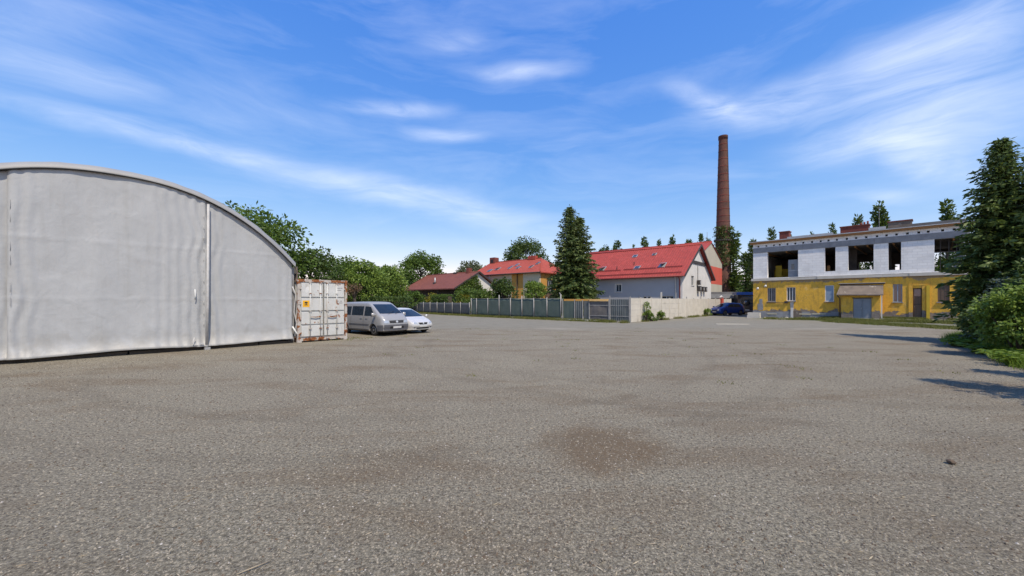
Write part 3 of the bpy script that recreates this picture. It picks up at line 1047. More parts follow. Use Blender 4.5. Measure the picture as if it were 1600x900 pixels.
pw.build('paint_patch', 'white_plastic', cont)

# ------------------------------------------------------------------ vehicles


def catmull(pts, m):
    pts = [np.array(p, float) for p in pts]
    out = []
    for i in range(len(pts) - 1):
        p0, p1, p2, p3 = pts[max(i - 1, 0)], pts[i], pts[i + 1], pts[min(i + 2, len(pts) - 1)]
        for k in range(m):
            t = k / m
            t0 = (p2 - p0) * 0.38
            t1 = (p3 - p1) * 0.38
            h = (2 * t ** 3 - 3 * t ** 2 + 1) * p1 + (t ** 3 - 2 * t ** 2 + t) * t0 + (-2 * t ** 3 + 3 * t ** 2) * p2 + (t ** 3 - t ** 2) * t1
            out.append(h)
    out.append(pts[-1])
    return out


class Car:
    """body lofted through stations; x forward, origin under the middle of the front axle"""

    def __init__(self, root, stations, mat, wheels, wr, arch_r, scale=1.0):
        self.root = root
        rows = [catmull(s, 3) for s in stations]
        nv = len(rows[0])
        cols = [catmull([r[j] for r in rows], 3) for j in range(nv)]
        nu = len(cols[0])
        bm = bmesh.new()
        gp = [[bm.verts.new(cols[j][i]) for j in range(nv)] for i in range(nu)]
        gm = [[bm.verts.new(cols[j][i] * np.array([1, -1, 1])) for j in range(nv)] for i in range(nu)]
        for i in range(nu - 1):
            for j in range(nv - 1):
                bm.faces.new((gp[i][j], gp[i + 1][j], gp[i + 1][j + 1], gp[i][j + 1]))
                bm.faces.new((gm[i][j], gm[i][j + 1], gm[i + 1][j + 1], gm[i + 1][j]))
        for i, s in ((0, -1), (nu - 1, 1)):
            K = 8
            prev = [gp[i][j] for j in range(nv)]
            for k in range(1, K + 1):
                if k < K:
                    cur = []
                    for j in range(nv):
                        a_ = np.array(cols[j][i])
                        f = 1 - 2 * k / K
                        w = a_[1]
                        cur.append(bm.verts.new((a_[0] + s * 0.09 * min(1, w) * (1 - f * f), w * f, a_[2])))
                else:
                    cur = [gm[i][j] for j in range(nv)]
                for j in range(nv - 1):
                    bm.faces.new((prev[j], cur[j], cur[j + 1], prev[j + 1]))
                prev = cur
        bmesh.ops.remove_doubles(bm, verts=bm.verts, dist=0.0015)
        bmesh.ops.dissolve_degenerate(bm, edges=bm.edges, dist=0.001)
        bmesh.ops.recalc_face_normals(bm, faces=bm.faces)
        me = bpy.data.meshes.new('body')
        bm.to_mesh(me)
        bm.free()
        body = bpy.data.objects.new('body', me)
        C.objects.link(body)
        cut = MB()
        for (wx, wy) in wheels:
            s = 1 if wy > 0 else -1
            cut.lathe_y([(-.16, arch_r), (.4, arch_r)] if s > 0 else [(-.4, arch_r), (.16, arch_r)], (wx, wy, wr * .98), 28)
        co = cut.build('arch_cutter', 'black')
        md = body.modifiers.new('b', 'BOOLEAN')
        md.object = co
        md.operation = 'DIFFERENCE'
        md.solver = 'EXACT'
        dg = bpy.context.evaluated_depsgraph_get()
        me2 = bpy.data.meshes.new_from_object(body.evaluated_get(dg))
        if len(me2.polygons) > 50:
            body.modifiers.clear()
            body.data = me2
        else:
            body.modifiers.clear()
        bpy.data.objects.remove(co)
        body.data.materials.clear()
        body.data.materials.append(M[mat])
        body.data.polygons.foreach_set('use_smooth', [True] * len(body.data.polygons))
        try:
            body.data.set_sharp_from_angle(angle=R(38))
        except Exception:
            pass
        body.parent = root
        self.body = body
        bm = bmesh.new()
        bm.from_mesh(body.data)
        self.bvh = BVHTree.FromBMesh(bm)
        bm.free()
        for (wx, wy) in wheels:
            self.wheel(wx, wy, wr)

    def wheel(self, wx, wy, r):
        s = 1 if wy > 0 else -1
        w = bpy.data.objects.new('wheel', None)
        C.objects.link(w)
        w.parent = self.root
        w.location = (wx, wy, r)
        prof = [(-.1, r * .62), (-.105, r * .86), (-.08, r), (.08, r), (.105, r * .86), (.1, r * .62)]
        MB().lathe_y(prof, (0, 0, 0), 28).build('tyre', 'black', w, True)
        rim = MB()
        rim.lathe_y([(s * .085, r * .64), (s * .108, r * .62), (s * .098, r * .52), (s * .085, r * .2), (s * .108, r * .14), (s * .108, .01)], (0, 0, 0), 24)
        rim.build('rim', 'alloy', w, True)
        for k in range(5):
            a_ = k * 2 * math.pi / 5
            MB().obox((math.cos(a_) * r * .27, s * .101, math.sin(a_) * r * .27), (math.cos(a_ + .01) * r * .5, s * .107, math.sin(a_ + .01) * r * .5), r * .1, .012, (0, 1, 0)).build('rim_slot', 'black', w)

    def patch(self, name, mat, poly, side, off=0.006, cuts=2, parent=None, depth=0.02):
        """shell that follows the body; side in L R F B T"""
        def conv(u, v):
            return {'L': ((u, 4, v), (0, -1, 0)), 'R': ((u, -4, v), (0, 1, 0)), 'F': ((8, u, v), (-1, 0, 0)),
                    'B': ((-9, u, v), (1, 0, 0)), 'T': ((u, v, 5), (0, 0, -1))}[side]
        bm = bmesh.new()
        f = bm.faces.new([bm.verts.new((p[0], p[1], 0)) for p in poly])
        bmesh.ops.triangulate(bm, faces=[f])
        for _ in range(cuts):
            bmesh.ops.subdivide_edges(bm, edges=bm.edges, cuts=1, use_grid_fill=True)
        edge = [e for e in bm.edges if e.is_boundary]
        ok = True
        last = None
        for v in bm.verts:
            o, d = conv(v.co.x, v.co.y)
            hit, nrm, _, _ = self.bvh.ray_cast(Vector(o), Vector(d))
            if hit is None:
                ok = False
                continue
            if nrm.dot(Vector(d)) > 0:
                nrm = -nrm
            v.co = hit + nrm * off * 0.5 - Vector(d) * off * 0.5
        if not ok:
            print('patch missed body', name)
        ex = bmesh.ops.extrude_edge_only(bm, edges=edge)
        dv = Vector(conv(0, 0)[1])
        for g_ in ex['geom']:
            if isinstance(g_, bmesh.types.BMVert):
                g_.co += dv * depth
        bmesh.ops.recalc_face_normals(bm, faces=bm.faces)
        me = bpy.data.meshes.new(name)
        bm.to_mesh(me)
        bm.free()
        me.polygons.foreach_set('use_smooth', [True] * len(me.polygons))
        try:
            me.set_sharp_from_angle(angle=R(35))
        except Exception:
            pass
        me.materials.append(M[mat])
        o = bpy.data.objects.new(name, me)
        C.objects.link(o)
        o.parent = parent or self.root
        return o


def rect(a, b, c, d):
    return [(a, c), (b, c), (b, d), (a, d)]


def section(xs, hw, zb, zm, zbelt, zg, zr):
    """xs: x at sill, mid, belt, glass top, roof; hw: half widths sill, mid, belt, glass top, roof edge"""
    return [(xs[0], 0, zb), (xs[0], hw[0], zb), (xs[0], hw[1] * .985, zb + (zm - zb) * .35), (xs[1], hw[1], zm),
            (xs[2], hw[2], zbelt), (xs[3], hw[3], zg), (xs[4], hw[4], zr - .03), (xs[4], 0, zr)]


def same(x):
    return (x,) * 5


# --- minivan
vh = Vector((.79, -.61))
van = thing('minivan', 'silver grey minivan with dark grey front bumper', 'van', (-7.0, 21.86, 0), math.atan2(vh.y, vh.x))
van.scale = (.94, .94, .94)
WV = (.86, .95, .925, .80, .66)
st_ = [section(same(-4.02), (.78, .86, .84, .72, .6), .36, .8, 1.1, 1.74, 1.86),
       section(same(-3.9), WV, .28, .78, 1.1, 1.78, 1.93),
       section(same(-2.6), WV, .26, .76, 1.1, 1.8, 1.97),
       section(same(-1.0), WV, .26, .76, 1.1, 1.8, 1.97),
       section((.0, .0, .05, -.45, -.62), (.86, .95, .925, .79, .64), .26, .76, 1.09, 1.76, 1.92),
       section((.35, .35, .42, .48, .54), (.86, .945, .91, .83, .70), .26, .74, 1.10, 1.20, 1.26),
       section((.68, .72, .72, .74, .76), (.83, .92, .86, .76, .60), .27, .70, .98, 1.05, 1.10),
       section((.88, .92, .88, .87, .86), (.76, .82, .77, .68, .5), .30, .60, .89, .95, .98)]
cv_ = Car(van, st_, 'silver', [(0, .79), (0, -.79), (-3.0, .79), (-3.0, -.79)], .33, .39)
P_ = cv_.patch
for sd_ in 'LR':
    P_('side_window', 'carglass', rect(-3.72, -2.42, 1.16, 1.68), sd_)
    P_('side_window', 'carglass', rect(-2.30, -1.06, 1.16, 1.70), sd_)
    P_('side_window', 'carglass', [(-.92, 1.14), (.12, 1.15), (-.38, 1.67), (-.92, 1.70)], sd_)
    P_('rub_strip', 'bumper', rect(-2.55, -.42, .60, .66), sd_, 0.014)
    P_('sill_trim', 'bumper', rect(-2.55, -.45, .30, .37), sd_, 0.01)
    for x in (-1.32, -.75):
        P_('door_handle', 'silver', rect(x, x + .18, .98, 1.03), sd_, 0.03, 1)
    for x in (-1.0, -2.36):
        P_('door_seam', 'black', rect(x, x + .014, .40, 1.10), sd_, 0.003, 2)
    s = 1 if sd_ == 'L' else -1
    mm = MB()
    mm.add([(.16, s * .93, 1.12), (.16, s * 1.18, 1.12), (.20, s * 1.18, 1.33), (.20, s * .98, 1.34),
            (.30, s * .95, 1.13), (.27, s * 1.14, 1.14), (.27, s * 1.14, 1.30), (.28, s * .99, 1.31)],
           [(0, 1, 2, 3), (4, 5, 6, 7), (0, 1, 5, 4), (1, 2, 6, 5), (2, 3, 7, 6), (3, 0, 4, 7)])
    mm.build('wing_mirror', 'silver', van, True)
    P_('headlight', 'lamp', [(s * .50, .74), (s * .79, .75), (s * .80, .91), (s * .53, .89)], 'F', .008)
    P_('bumper_corner', 'bumper', [(.42, .30), (.84, .32), (.86, .64), (.46, .62)], sd_, .03, 2, depth=.04)
    P_('fog_light', 'orange_lens', rect(s * .52, s * .68, .36, .42), 'F', .008, 1)
P_('windscreen', 'carglass', [(-.76, 1.28), (.76, 1.28), (.72, 1.50), (.64, 1.82), (-.64, 1.82), (-.72, 1.50)], 'F', .006, 3)
P_('front_bumper', 'bumper', [(-.78, .34), (.78, .34), (.82, .48), (.80, .66), (-.80, .66), (-.82, .48)], 'F', .035, 3, depth=.05)
P_('grille', 'black', [(-.45, .75), (.45, .75), (.48, .89), (-.48, .89)], 'F', .014)
P_('grille_bar', 'bumper', rect(-.45, .45, .812, .828), 'F', .022, 1)
P_('badge', 'chrome', [(.075 * math.cos(k * .524), (.82 + .06 * math.sin(k * .524))) for k in range(12)], 'F', .03, 1)
P_('air_intake', 'black', rect(-.46, .46, .44, .56), 'F', .042, 1)
np_ = P_('number_plate', 'plate', rect(-.27, .27, .45, .56), 'F', .06, 1)
P_('rear_window', 'carglass', rect(-.66, .66, 1.16, 1.68), 'B')
for s in (-1, 1):
    P_('tail_light', 'redlamp', rect(s * .70, s * .79, .80, 1.3), 'B')
MB().obox((.60, -.35, 1.30), (.38, .25, 1.42), .02, .02).build('wiper', 'black', van)
MB().obox((.60, .15, 1.30), (.40, .60, 1.40), .02, .02).build('wiper', 'black', van)
box('underbody', 'black', van, -3.8, -.7, .2, .7, .7, .34)

# --- silver car beside it
car = thing('parked_car', 'pale silver car parked beside the grey minivan', 'car', (-5.87, 23.32, 0), math.atan2(vh.y, vh.x))
WC = (.80, .87, .84, .62, .50)
st_ = [section((-3.35, -3.45, -3.45, -3.4, -3.38), (.66, .74, .70, .5, .4), .32, .62, .90, .96, .99),
       section(same(-3.2), (.78, .85, .82, .62, .5), .26, .60, .92, 1.0, 1.04),
       section((-2.6, -2.6, -2.6, -2.35, -2.2), WC, .22, .58, .92, 1.30, 1.40),
       section(same(-1.4), WC, .20, .56, .92, 1.36, 1.47),
       section((-.2, -.2, -.3, -.85, -.98), WC, .20, .56, .91, 1.33, 1.43),
       section((.18, .18, .1, .12, .10), (.80, .87, .82, .70, .58), .20, .55, .87, .92, .96),
       section((.55, .55, .50, .50, .50), (.78, .83, .76, .64, .5), .20, .52, .76, .80, .84),
       section((.78, .84, .80, .78, .77), (.64, .70, .66, .56, .44), .24, .46, .64, .68, .71)]
cc_ = Car(car, st_, 'silver2', [(0, .74), (0, -.74), (-2.6, .74), (-2.6, -.74)], .30, .345)
P_ = cc_.patch
P_('windscreen', 'carglass', [(-.68, .97), (.68, .97), (.52, 1.37), (-.52, 1.37)], 'F', .006, 3)
P_('rear_window', 'carglass', [(-.58, 1.06), (.58, 1.06), (.50, 1.33), (-.50, 1.33)], 'B')
P_('grille', 'black', [(-.26, .53), (.26, .53), (.33, .64), (-.33, .64)], 'F', .012)
P_('badge', 'chrome', [(.05 * math.cos(k * .785), .60 + .04 * math.sin(k * .785)) for k in range(8)], 'F', .03, 1)
P_('lower_intake', 'black', [(-.42, .28), (.42, .28), (.48, .36), (-.48, .36)], 'F', .01)
P_('number_plate', 'plate', rect(-.26, .26, .385, .48), 'F', .03, 1)
for sd_, s in (('L', 1), ('R', -1)):
    P_('headlight', 'lamp', [(s * .40, .56), (s * .64, .60), (s * .70, .70), (s * .46, .66)], 'F', .008)
    P_('fog_light', 'bumper', rect(s * .53, s * .63, .33, .39), 'F', .006, 1)
    P_('tail_light', 'redlamp', rect(s * .5, s * .68, .68, .84), 'B')
    P_('side_window', 'carglass', [(-1.30, .96), (-.30, .96), (-.72, 1.28), (-1.30, 1.31)], sd_)
    P_('side_window', 'carglass', [(-2.35, .97), (-1.38, .96), (-1.38, 1.31), (-2.15, 1.27)], sd_)
    for x in (-1.6, -.72):
        P_('door_handle', 'silver2', rect(x, x + .16, .80, .83), sd_, 0.02, 1)
    P_('door_seam', 'black', rect(-1.35, -1.338, .30, .9), sd_, .003)
    mm = MB()
    mm.add([(.0, s * .84, .93), (-.02, s * 1.02, .95), (.0, s * 1.02, 1.06), (.02, s * .88, 1.06),
            (.10, s * .84, .94), (.08, s * .99, .96), (.08, s * .99, 1.05), (.08, s * .88, 1.05)],
           [(0, 1, 2, 3), (4, 5, 6, 7), (0, 1, 5, 4), (1, 2, 6, 5), (2, 3, 7, 6), (3, 0, 4, 7)])
    mm.build('wing_mirror', 'silver2', car, True)
box('underbody', 'black', car, -3.2, -.62, .16, .6, .62, .28)

# --- blue hatchback by the far gate
hb = thing('parked_car', 'dark blue hatchback parked by the end of the concrete wall', 'car', (26.6, 50.0, 0), math.atan2(-.30, -.95))
hb.scale = (1.03, 1.03, 1.08)
st_ = [section((-3.0, -3.12, -3.1, -2.95, -2.85), (.68, .76, .74, .6, .5), .34, .66, .98, 1.28, 1.38),
       section((-2.85, -2.85, -2.8, -2.6, -2.5), (.8, .87, .85, .66, .54), .28, .64, .96, 1.36, 1.48),
       section(same(-1.5), (.82, .88, .85, .66, .54), .24, .60, .95, 1.40, 1.53),
       section((-.3, -.3, -.35, -.85, -.95), (.82, .88, .85, .66, .54), .24, .60, .94, 1.37, 1.50),
       section((.15, .15, .1, .15, .2), (.82, .88, .82, .72, .6), .24, .58, .92, .98, 1.02),
       section((.55, .58, .55, .55, .55), (.76, .83, .78, .66, .5), .24, .55, .82, .87, .90),
       section((.72, .80, .76, .74, .73), (.62, .70, .66, .56, .44), .28, .50, .70, .74, .77)]
ch_ = Car(hb, st_, 'bluecar', [(0, .76), (0, -.76), (-2.45, .76), (-2.45, -.76)], .31, .36)
P_ = ch_.patch
P_('windscreen', 'carglass', [(-.66, 1.03), (.66, 1.03), (.54, 1.43), (-.54, 1.43)], 'F', .006, 3)
P_('rear_window', 'carglass', [(-.58, 1.04), (.58, 1.04), (.50, 1.36), (-.50, 1.36)], 'B')
P_('grille', 'black', rect(-.4, .4, .56, .66), 'F', .012)
P_('number_plate', 'plate', rect(-.26, .26, .40, .50), 'F', .02, 1)
for sd_, s in (('L', 1), ('R', -1)):
    P_('headlight', 'lamp', [(s * .42, .60), (s * .66, .62), (s * .68, .73), (s * .46, .72)], 'F', .008)
    P_('tail_light', 'redlamp', rect(s * .56, s * .70, .85, 1.15), 'B')
    P_('tail_light', 'redlamp', [(-3.02, .90), (-2.86, .90), (-2.78, 1.12), (-2.92, 1.14)], sd_, .008)
    P_('side_window', 'carglass', [(-1.35, 1.0), (-.38, .99), (-.76, 1.32), (-1.35, 1.36)], sd_)
    P_('side_window', 'carglass', [(-2.45, 1.02), (-1.42, 1.0), (-1.42, 1.36), (-2.3, 1.32)], sd_)
    P_('door_handle', 'bluecar', rect(-1.2, -1.04, .84, .87), sd_, .02, 1)
    P_('sill_trim', 'black', rect(-2.0, -.45, .28, .36), sd_, .012)
    mm = MB().box(-.05, min(s * .84, s * 1.02), .97, .08, max(s * .84, s * 1.02), 1.1)
    mm.build('wing_mirror', 'bluecar', hb)
box('underbody', 'black', hb, -2.8, -.6, .2, .5, .6, .3)

# --- dark van with a spare wheel on its back, behind the blue car
dv = thing('dark_van', 'dark high van with a spare wheel on its back behind the blue car', 'van', (31.75, 52.6, 0), math.atan2(-.60, -.80) + math.pi)
st_ = [section(same(-.05), (.86, .93, .93, .86, .70), .40, .95, 1.35, 2.15, 2.42),
       section(same(.12), (.90, .98, .98, .90, .74), .36, .95, 1.35, 2.2, 2.5),
       section(same(3.2), (.90, .98, .98, .90, .74), .36, .95, 1.35, 2.2, 2.5),
       section((3.9, 3.9, 3.9, 3.4, 3.2), (.90, .98, .95, .86, .72), .36, .95, 1.3, 2.1, 2.4),
       section((4.7, 4.75, 4.7, 4.6, 4.55), (.8, .88, .84, .76, .6), .36, .85, 1.1, 1.18, 1.22)]
cd_ = Car(dv, st_, 'darkvan', [(.8, .82), (.8, -.82), (3.9, .82), (3.9, -.82)], .34, .41)
P_ = cd_.patch
P_('rear_window', 'carglass', rect(-.72, -.1, 1.45, 2.05), 'B')
P_('rear_window', 'carglass', rect(.1, .72, 1.45, 2.05), 'B')
P_('number_plate', 'plate', rect(-.26, .26, .58, .69), 'B', .02, 1)
for s in (-1, 1):
    P_('tail_light', 'redlamp', rect(s * .80, s * .90, .8, 1.3), 'B')
    MB().path([(-.10, s * .86, .5), (-.12, s * .90, 1.4), (-.08, s * .82, 2.2), (-.02, s * .62, 2.44)], .03, 6).build('edge_trim', 'metal_light', dv, True)
sw = bpy.data.objects.new('spare_wheel', None)
C.objects.link(sw)
sw.parent = dv
sw.location = (-.28, .1, 1.62)
sw.rotation_euler = (0, 0, R(90))
MB().lathe_y([(-.1, .22), (-.11, .33), (-.08, .40), (.08, .40), (.11, .33), (.1, .22)], (0, 0, 0), 28).build('tyre', 'black', sw, True)
MB().lathe_y([(-.10, .25), (-.10, .10), (.10, .10), (.11, .25)], (0, 0, 0), 24).build('rim', 'alloy', sw, True)
box('bumper', 'bumper', dv, -.2, -.92, .42, -.05, .92, .6)

# ------------------------------------------------------------------ fences
GF = Vector((-.72, .694)).normalized()
fence = thing('screen_fence', 'tall fence of green shade netting between grey posts', 'fence', (4.8, 38.4, 0), math.atan2(-GF.y, -GF.x))
ts = [0.0, 1.75, 3.5, 5.2, 6.9, 8.7, 10.6, 12.6, 13.6]
for i, t_ in enumerate(ts):
    h_ = (2.52, 2.22, 2.18, 2.4, 2.2, 2.55, 2.2, 2.18, 2.2)[i]
    p = MB().path([(-t_, 0, -.1), (-t_, 0, h_)], .055, 8)
    if i == 0:
        p.path([(-t_, 0, h_ - .03), (-t_ - .14, -.05, h_ + .16)], .045, 8)
    p.build('post', 'post', fence, True)
for i in range(len(ts) - 1):
    x0, x1 = -ts[i + 1] + .06, -ts[i] - .06
    nx, nz = 14, 8
    vs, fs = [], []
    for a_ in range(nx + 1):
        for b_ in range(nz + 1):
            x = x0 + (x1 - x0) * a_ / nx
            z = .14 + 1.96 * b_ / nz + .02 * math.sin(x * 2.6)
            vs.append((x, .02 + .03 * noise.noise(Vector((x * 2.2, z * 1.1, i))), z))
    for a_ in range(nx):
        for b_ in range(nz):
            q = a_ * (nz + 1) + b_
            fs.append((q, q + nz + 1, q + nz + 2, q + 1))
    o = MB().add(vs, fs).build('netting_panel', 'green_net', fence, True)
    o.modifiers.new('s', 'SOLIDIFY').thickness = .02
    MB().path([(x0, -.02, 2.12), (x1, -.02, 2.12)], .018, 6).build('rail', 'post', fence, True)
box('kerb_board', 'concrete', fence, -13.5, .03, 0, 0, .09, .12)

DF = Vector((-.64, .77)).normalized()
df = thing('dark_fence', 'low dark fence of netting panels running behind the parked cars', 'fence', (-5.3, 48.6, 0), math.atan2(-DF.y, -DF.x))
for i in range(15):
    x = -i * 2.05
    MB().path([(x, 0, -.1), (x, 0, 1.72)], .05, 8).build('post', 'post', df, True)
    if i < 14:
        vs, fs = [], []
        for a_ in range(11):
            for b_ in range(6):
                xx = x - .05 - 1.95 * a_ / 10
                z = .12 + 1.5 * b_ / 5
                vs.append((xx, .02 + .025 * noise.noise(Vector((xx * 2, z, 7))), z))
        for a_ in range(10):
            for b_ in range(5):
                q = a_ * 6 + b_
                fs.append((q, q + 6, q + 7, q + 1))
        o = MB().add(vs, fs).build('netting_panel', 'dark_net', df, True)
        o.modifiers.new('s', 'SOLIDIFY').thickness = .02

# sheet metal gates between the green fence and the concrete wall
SF = Vector((10.25 - 4.95, 33.85 - 38.25)).normalized()
sf = thing('sheet_metal_fence', 'fence of grey metal sheets with dented panels and light posts', 'fence', (4.95, 38.25, 0), math.atan2(SF.y, SF.x))
for k, (x0, x1, mat_, z1) in enumerate(((.08, 1.35, 'green_net', 1.86), (1.4, 2.18, 'sheet', 1.84), (2.3, 2.9, 'sheet', 1.86), (3.0, 4.85, 'sheet_brown', 1.84), (5.05, 6.75, 'sheet', 2.02))):
    nx = int((x1 - x0) / .05)
    vs, fs = [], []
    for a_ in range(nx + 1):
        x = x0 + (x1 - x0) * a_ / nx
        cor = .018 * (1 if a_ % 4 < 2 else -1) if mat_ == 'sheet' else .02 * noise.noise(Vector((x * 3, k, 0)))
        vs += [(x, cor + .02, .12), (x, cor + .03 * math.sin(x * 3), 1.0), (x, cor, z1)]
    for a_ in range(nx):
        for b_ in range(2):
            q = a_ * 3 + b_
            fs.append((q, q + 3, q + 4, q + 1))
    o = MB().add(vs, fs).build('sheet_panel', mat_, sf)
    o.modifiers.new('s', 'SOLIDIFY').thickness = .015
for x, h_ in ((.03, 2.1), (1.38, 2.0), (2.24, 1.95), (2.94, 1.95), (4.92, 2.0), (5.0, 2.35), (6.82, 2.2)):
    MB().box(x - .035, -.07, -.05, x + .035, 0.0, h_).build('post', 'post', sf)
for z in (.5, 1.45):
    MB().box(3.0, -.045, z, 6.75, -.015, z + .05).build('rail', 'post', sf)
ob_ = thing('orange_beam', 'long orange brown beam lying along the top of the metal sheets', 'beam', (0, 0, 0))
ob_.location, ob_.rotation_euler = sf.location, sf.rotation_euler
MB().box(.12, .05, 1.875, 2.9, .2, 2.06).build('beam', 'orange_beam', ob_)
ob2 = thing('yellow_board', 'pale yellow board lying on top of the brown metal panel', 'board', sf.location, sf.rotation_euler.z)
MB().box(2.88, -.12, 1.86, 4.86, .06, 2.05).build('board', 'beam_pale', ob2)
MB().path([(2.96, -.14, 1.955), (2.96, -.115, 1.955)], .05, 10).build('bolt', 'black', ob2)
pp = thing('white_pipe', 'white pipe lying on the ground before the metal fence', 'pipe', sf.location, sf.rotation_euler.z)
MB().path([(-.5, -.42, .1), (1.8, -.5, .1), (3.9, -.62, .09), (4.3, -.72, .05)], .06, 8).build('pipe', 'white_plastic', pp, True)
box('support_block', 'black', pp, -.42, -.52, 0, -.22, -.32, .05)

# concrete slab wall
cf = thing('concrete_fence', 'pale concrete panel fence with narrow posts', 'fence', (10.24, 33.9, 0), math.atan2(.734, .68))
cx = [0, 2.02, 4.37, 6.8, 8.96, 11.48, 14.04, 16.39, 18.94, 21.95, 24.98, 27.35, 30.0, 32.6]
zc = [0.02, .55, 1.08, 1.60, 2.13]
for i, x in enumerate(cx):
    h_ = {0: 2.25, 3: 2.75, 6: 2.35, 8: 2.45}.get(i, 2.2)
    MB().box(x - .06, -.07, -.1, x + .06, .07, h_).build('post', 'concrete' if i else 'concrete_grey', cf)
    if i < len(cx) - 1:
        for k in range(4):
            e = random.uniform(-.006, .006)
            MB().box(x + .06, -.03 + e, zc[k], cx[i + 1] - .06, .03 + e, zc[k + 1] - .012).build('slab', 'concrete', cf)
rp = thing('gate_post', 'red gate post with rounded white cap beside dark van', 'post', (28.9, 53.9, 0), .6)
box('shaft', 'plaster_red', rp, -.22, -.22, 0, .22, .22, 2.2)
MB().path([(-.3, 0, 2.2), (-.26, 0, 2.42), (0, 0, 2.52), (.26, 0, 2.42), (.3, 0, 2.2)], .1, 8).build('cap', 'white_plastic', rp, True)

# ------------------------------------------------------------------ houses


def roof_slab(mb, x0, x1, y0, z0, y1, z1, th=.14, rib=None, rh=.035):
    """sloping roof from eave (y0,z0) to ridge (y1,z1); ribs run up the slope"""
    if rib:
        xs, hs_ = [], []
        n = int((x1 - x0) / rib)
        for k in range(n + 1):
            for dx, hh in ((0, 0), (.55, 0), (.7, rh), (.85, rh)):
                x = x0 + (k + dx) * rib
                if x <= x1:
                    xs.append(x)
                    hs_.append(hh)
    else:
        xs, hs_ = [x0, x1], [0, 0]
    vs, fs = [], []
    for x, hh in zip(xs, hs_):
        vs += [(x, y0, z0 + hh), (x, y1, z1 + hh)]
    m = len(xs)
    for k in range(m - 1):
        fs.append((2 * k, 2 * k + 2, 2 * k + 3, 2 * k + 1))
    o = len(vs)
    vs += [(x0, y0, z0 - th), (x1, y0, z0 - th), (x1, y1, z1 - th), (x0, y1, z1 - th)]
    fs += [(o, o + 3, o + 2, o + 1)]
    fs += [(o, o + 1, 2 * m - 2, 0), (1, 2 * m - 1, o + 2, o + 3), (o, 0, 1, o + 3), (o + 1, o + 2, 2 * m - 1, 2 * m - 2)]
    mb.add(vs, fs)


def skylight(parent, x, u, w, hgt, yfun, zfun, open_=0.0):
    """roof window; u from eave (0) to ridge (1)"""
    f = MB()
    p0 = Vector((x, yfun(u), zfun(u)))
    p1 = Vector((x, yfun(u + hgt), zfun(u + hgt)))
    up = (p1 - p0).normalized()
    nrm = Vector((1, 0, 0)).cross(up)
    q = [p0, p0 + Vector((w, 0, 0)), p1 + Vector((w, 0, 0)), p1]
    f.add([v + nrm * .02 for v in q] + [v + nrm * .11 for v in q], [(0, 1, 5, 4), (1, 2, 6, 5), (2, 3, 7, 6), (3, 0, 4, 7), (4, 5, 6, 7)])
    o = f.build('skylight', 'metal_light', parent)
    c = [q[0] + Vector((.1, 0, 0)) + up * .1, q[1] + Vector((-.1, 0, 0)) + up * .1, q[2] + Vector((-.1, 0, 0)) - up * .1, q[3] + Vector((.1, 0, 0)) - up * .1]
    lift = nrm * .13
    tilt = nrm * open_
    MB().add([c[0] + lift + tilt, c[1] + lift + tilt, c[2] + lift, c[3] + lift], [(0, 1, 2, 3)]).build('pane', 'winglass', o)


def window(parent, x0, x1, z0, z1, y, frame='window_frame', pane='winglass', bars=1, sill=True, fw=.06):
    """window set into an opening of the wall whose face is at y"""
    f = MB()
    f.box(x0, y, z0, x0 + fw, y + .06, z1)
    f.box(x1 - fw, y, z0, x1, y + .06, z1)
    f.box(x0 + fw, y, z0, x1 - fw, y + .06, z0 + fw)
    f.box(x0 + fw, y, z1 - fw, x1 - fw, y + .06, z1)
    for k in range(bars):
        xc = x0 + (x1 - x0) * (k + 1) / (bars + 1)
        f.box(xc - .03, y + .005, z0 + fw, xc + .03, y + .055, z1 - fw)
    w = f.build('window', frame, parent)
    box('pane', pane, w, x0 + fw * .8, y + .025, z0 + fw * .8, x1 - fw * .8, y + .04, z1 - fw * .8)
    if sill:
        box('sill', 'concrete_grey', w, x0 - .06, y - .17, z0 - .07, x1 + .06, y - .002, z0 - .003)
    return w


def gable_wall(mb, x, y0, y1, ze, zr, th):
    ym = (y0 + y1) / 2
    mb.prism([(y0, 0), (y1, 0), (y1, ze), (ym, zr), (y0, ze)], 'x', x, x + th)


# long grey house with red ribbed roof; local x to the right along the long wall
B = Vector((-.755, .656))
gh = thing('grey_house', 'long blue grey house with red ribbed roof behind the concrete fence', 'house', (21.4 + B.x * 18, 49.0 + B.y * 18, 0), math.atan2(-B.y, -B.x))
GL, GD, GE, GR = 18.0, 13.2, 5.35, 9.62
holes = [(9.0, 9.8, 3.15, 4.15), (.8, 1.4, 1.0, 2.35), (12.3, 12.55, 1.2, 2.45), (12.95, 13.4, 1.2, 2.45), (13.5, 14.0, 1.2, 2.45), (15.1, 16.9, 1.1, 2.5), (5.2, 5.6, 1.3, 2.35), (6.0, 6.4, 1.3, 2.35)]
mb = wall(MB(), 0, GL - .36, 0, GE, 0, .35, holes)
mb.build('wall', 'plaster_grey', gh)
MB().box(0, GD - .35, 0, GL - .36, GD, GE).build('wall', 'plaster_grey', gh)
for i_, h_ in enumerate(holes):
    window(gh, h_[0], h_[1], h_[2], h_[3], .12, bars=1 if h_[1] - h_[0] > .7 else 0, sill=i_ in (0, 5))
MB().box(8.86, -.03, 3.02, 9.94, -.002, 3.14).box(8.86, -.03, 4.16, 9.94, -.002, 4.28).box(8.86, -.03, 3.14, 8.99, -.002, 4.16).box(9.81, -.03, 3.14, 9.94, -.002, 4.16).build('window_surround', 'plaster_white', gh)
mb = MB()
gable_wall(mb, 0, 0, GD, GE - .02, GR - .25, -.3)
mb.build('gable_wall', 'plaster_grey', gh)
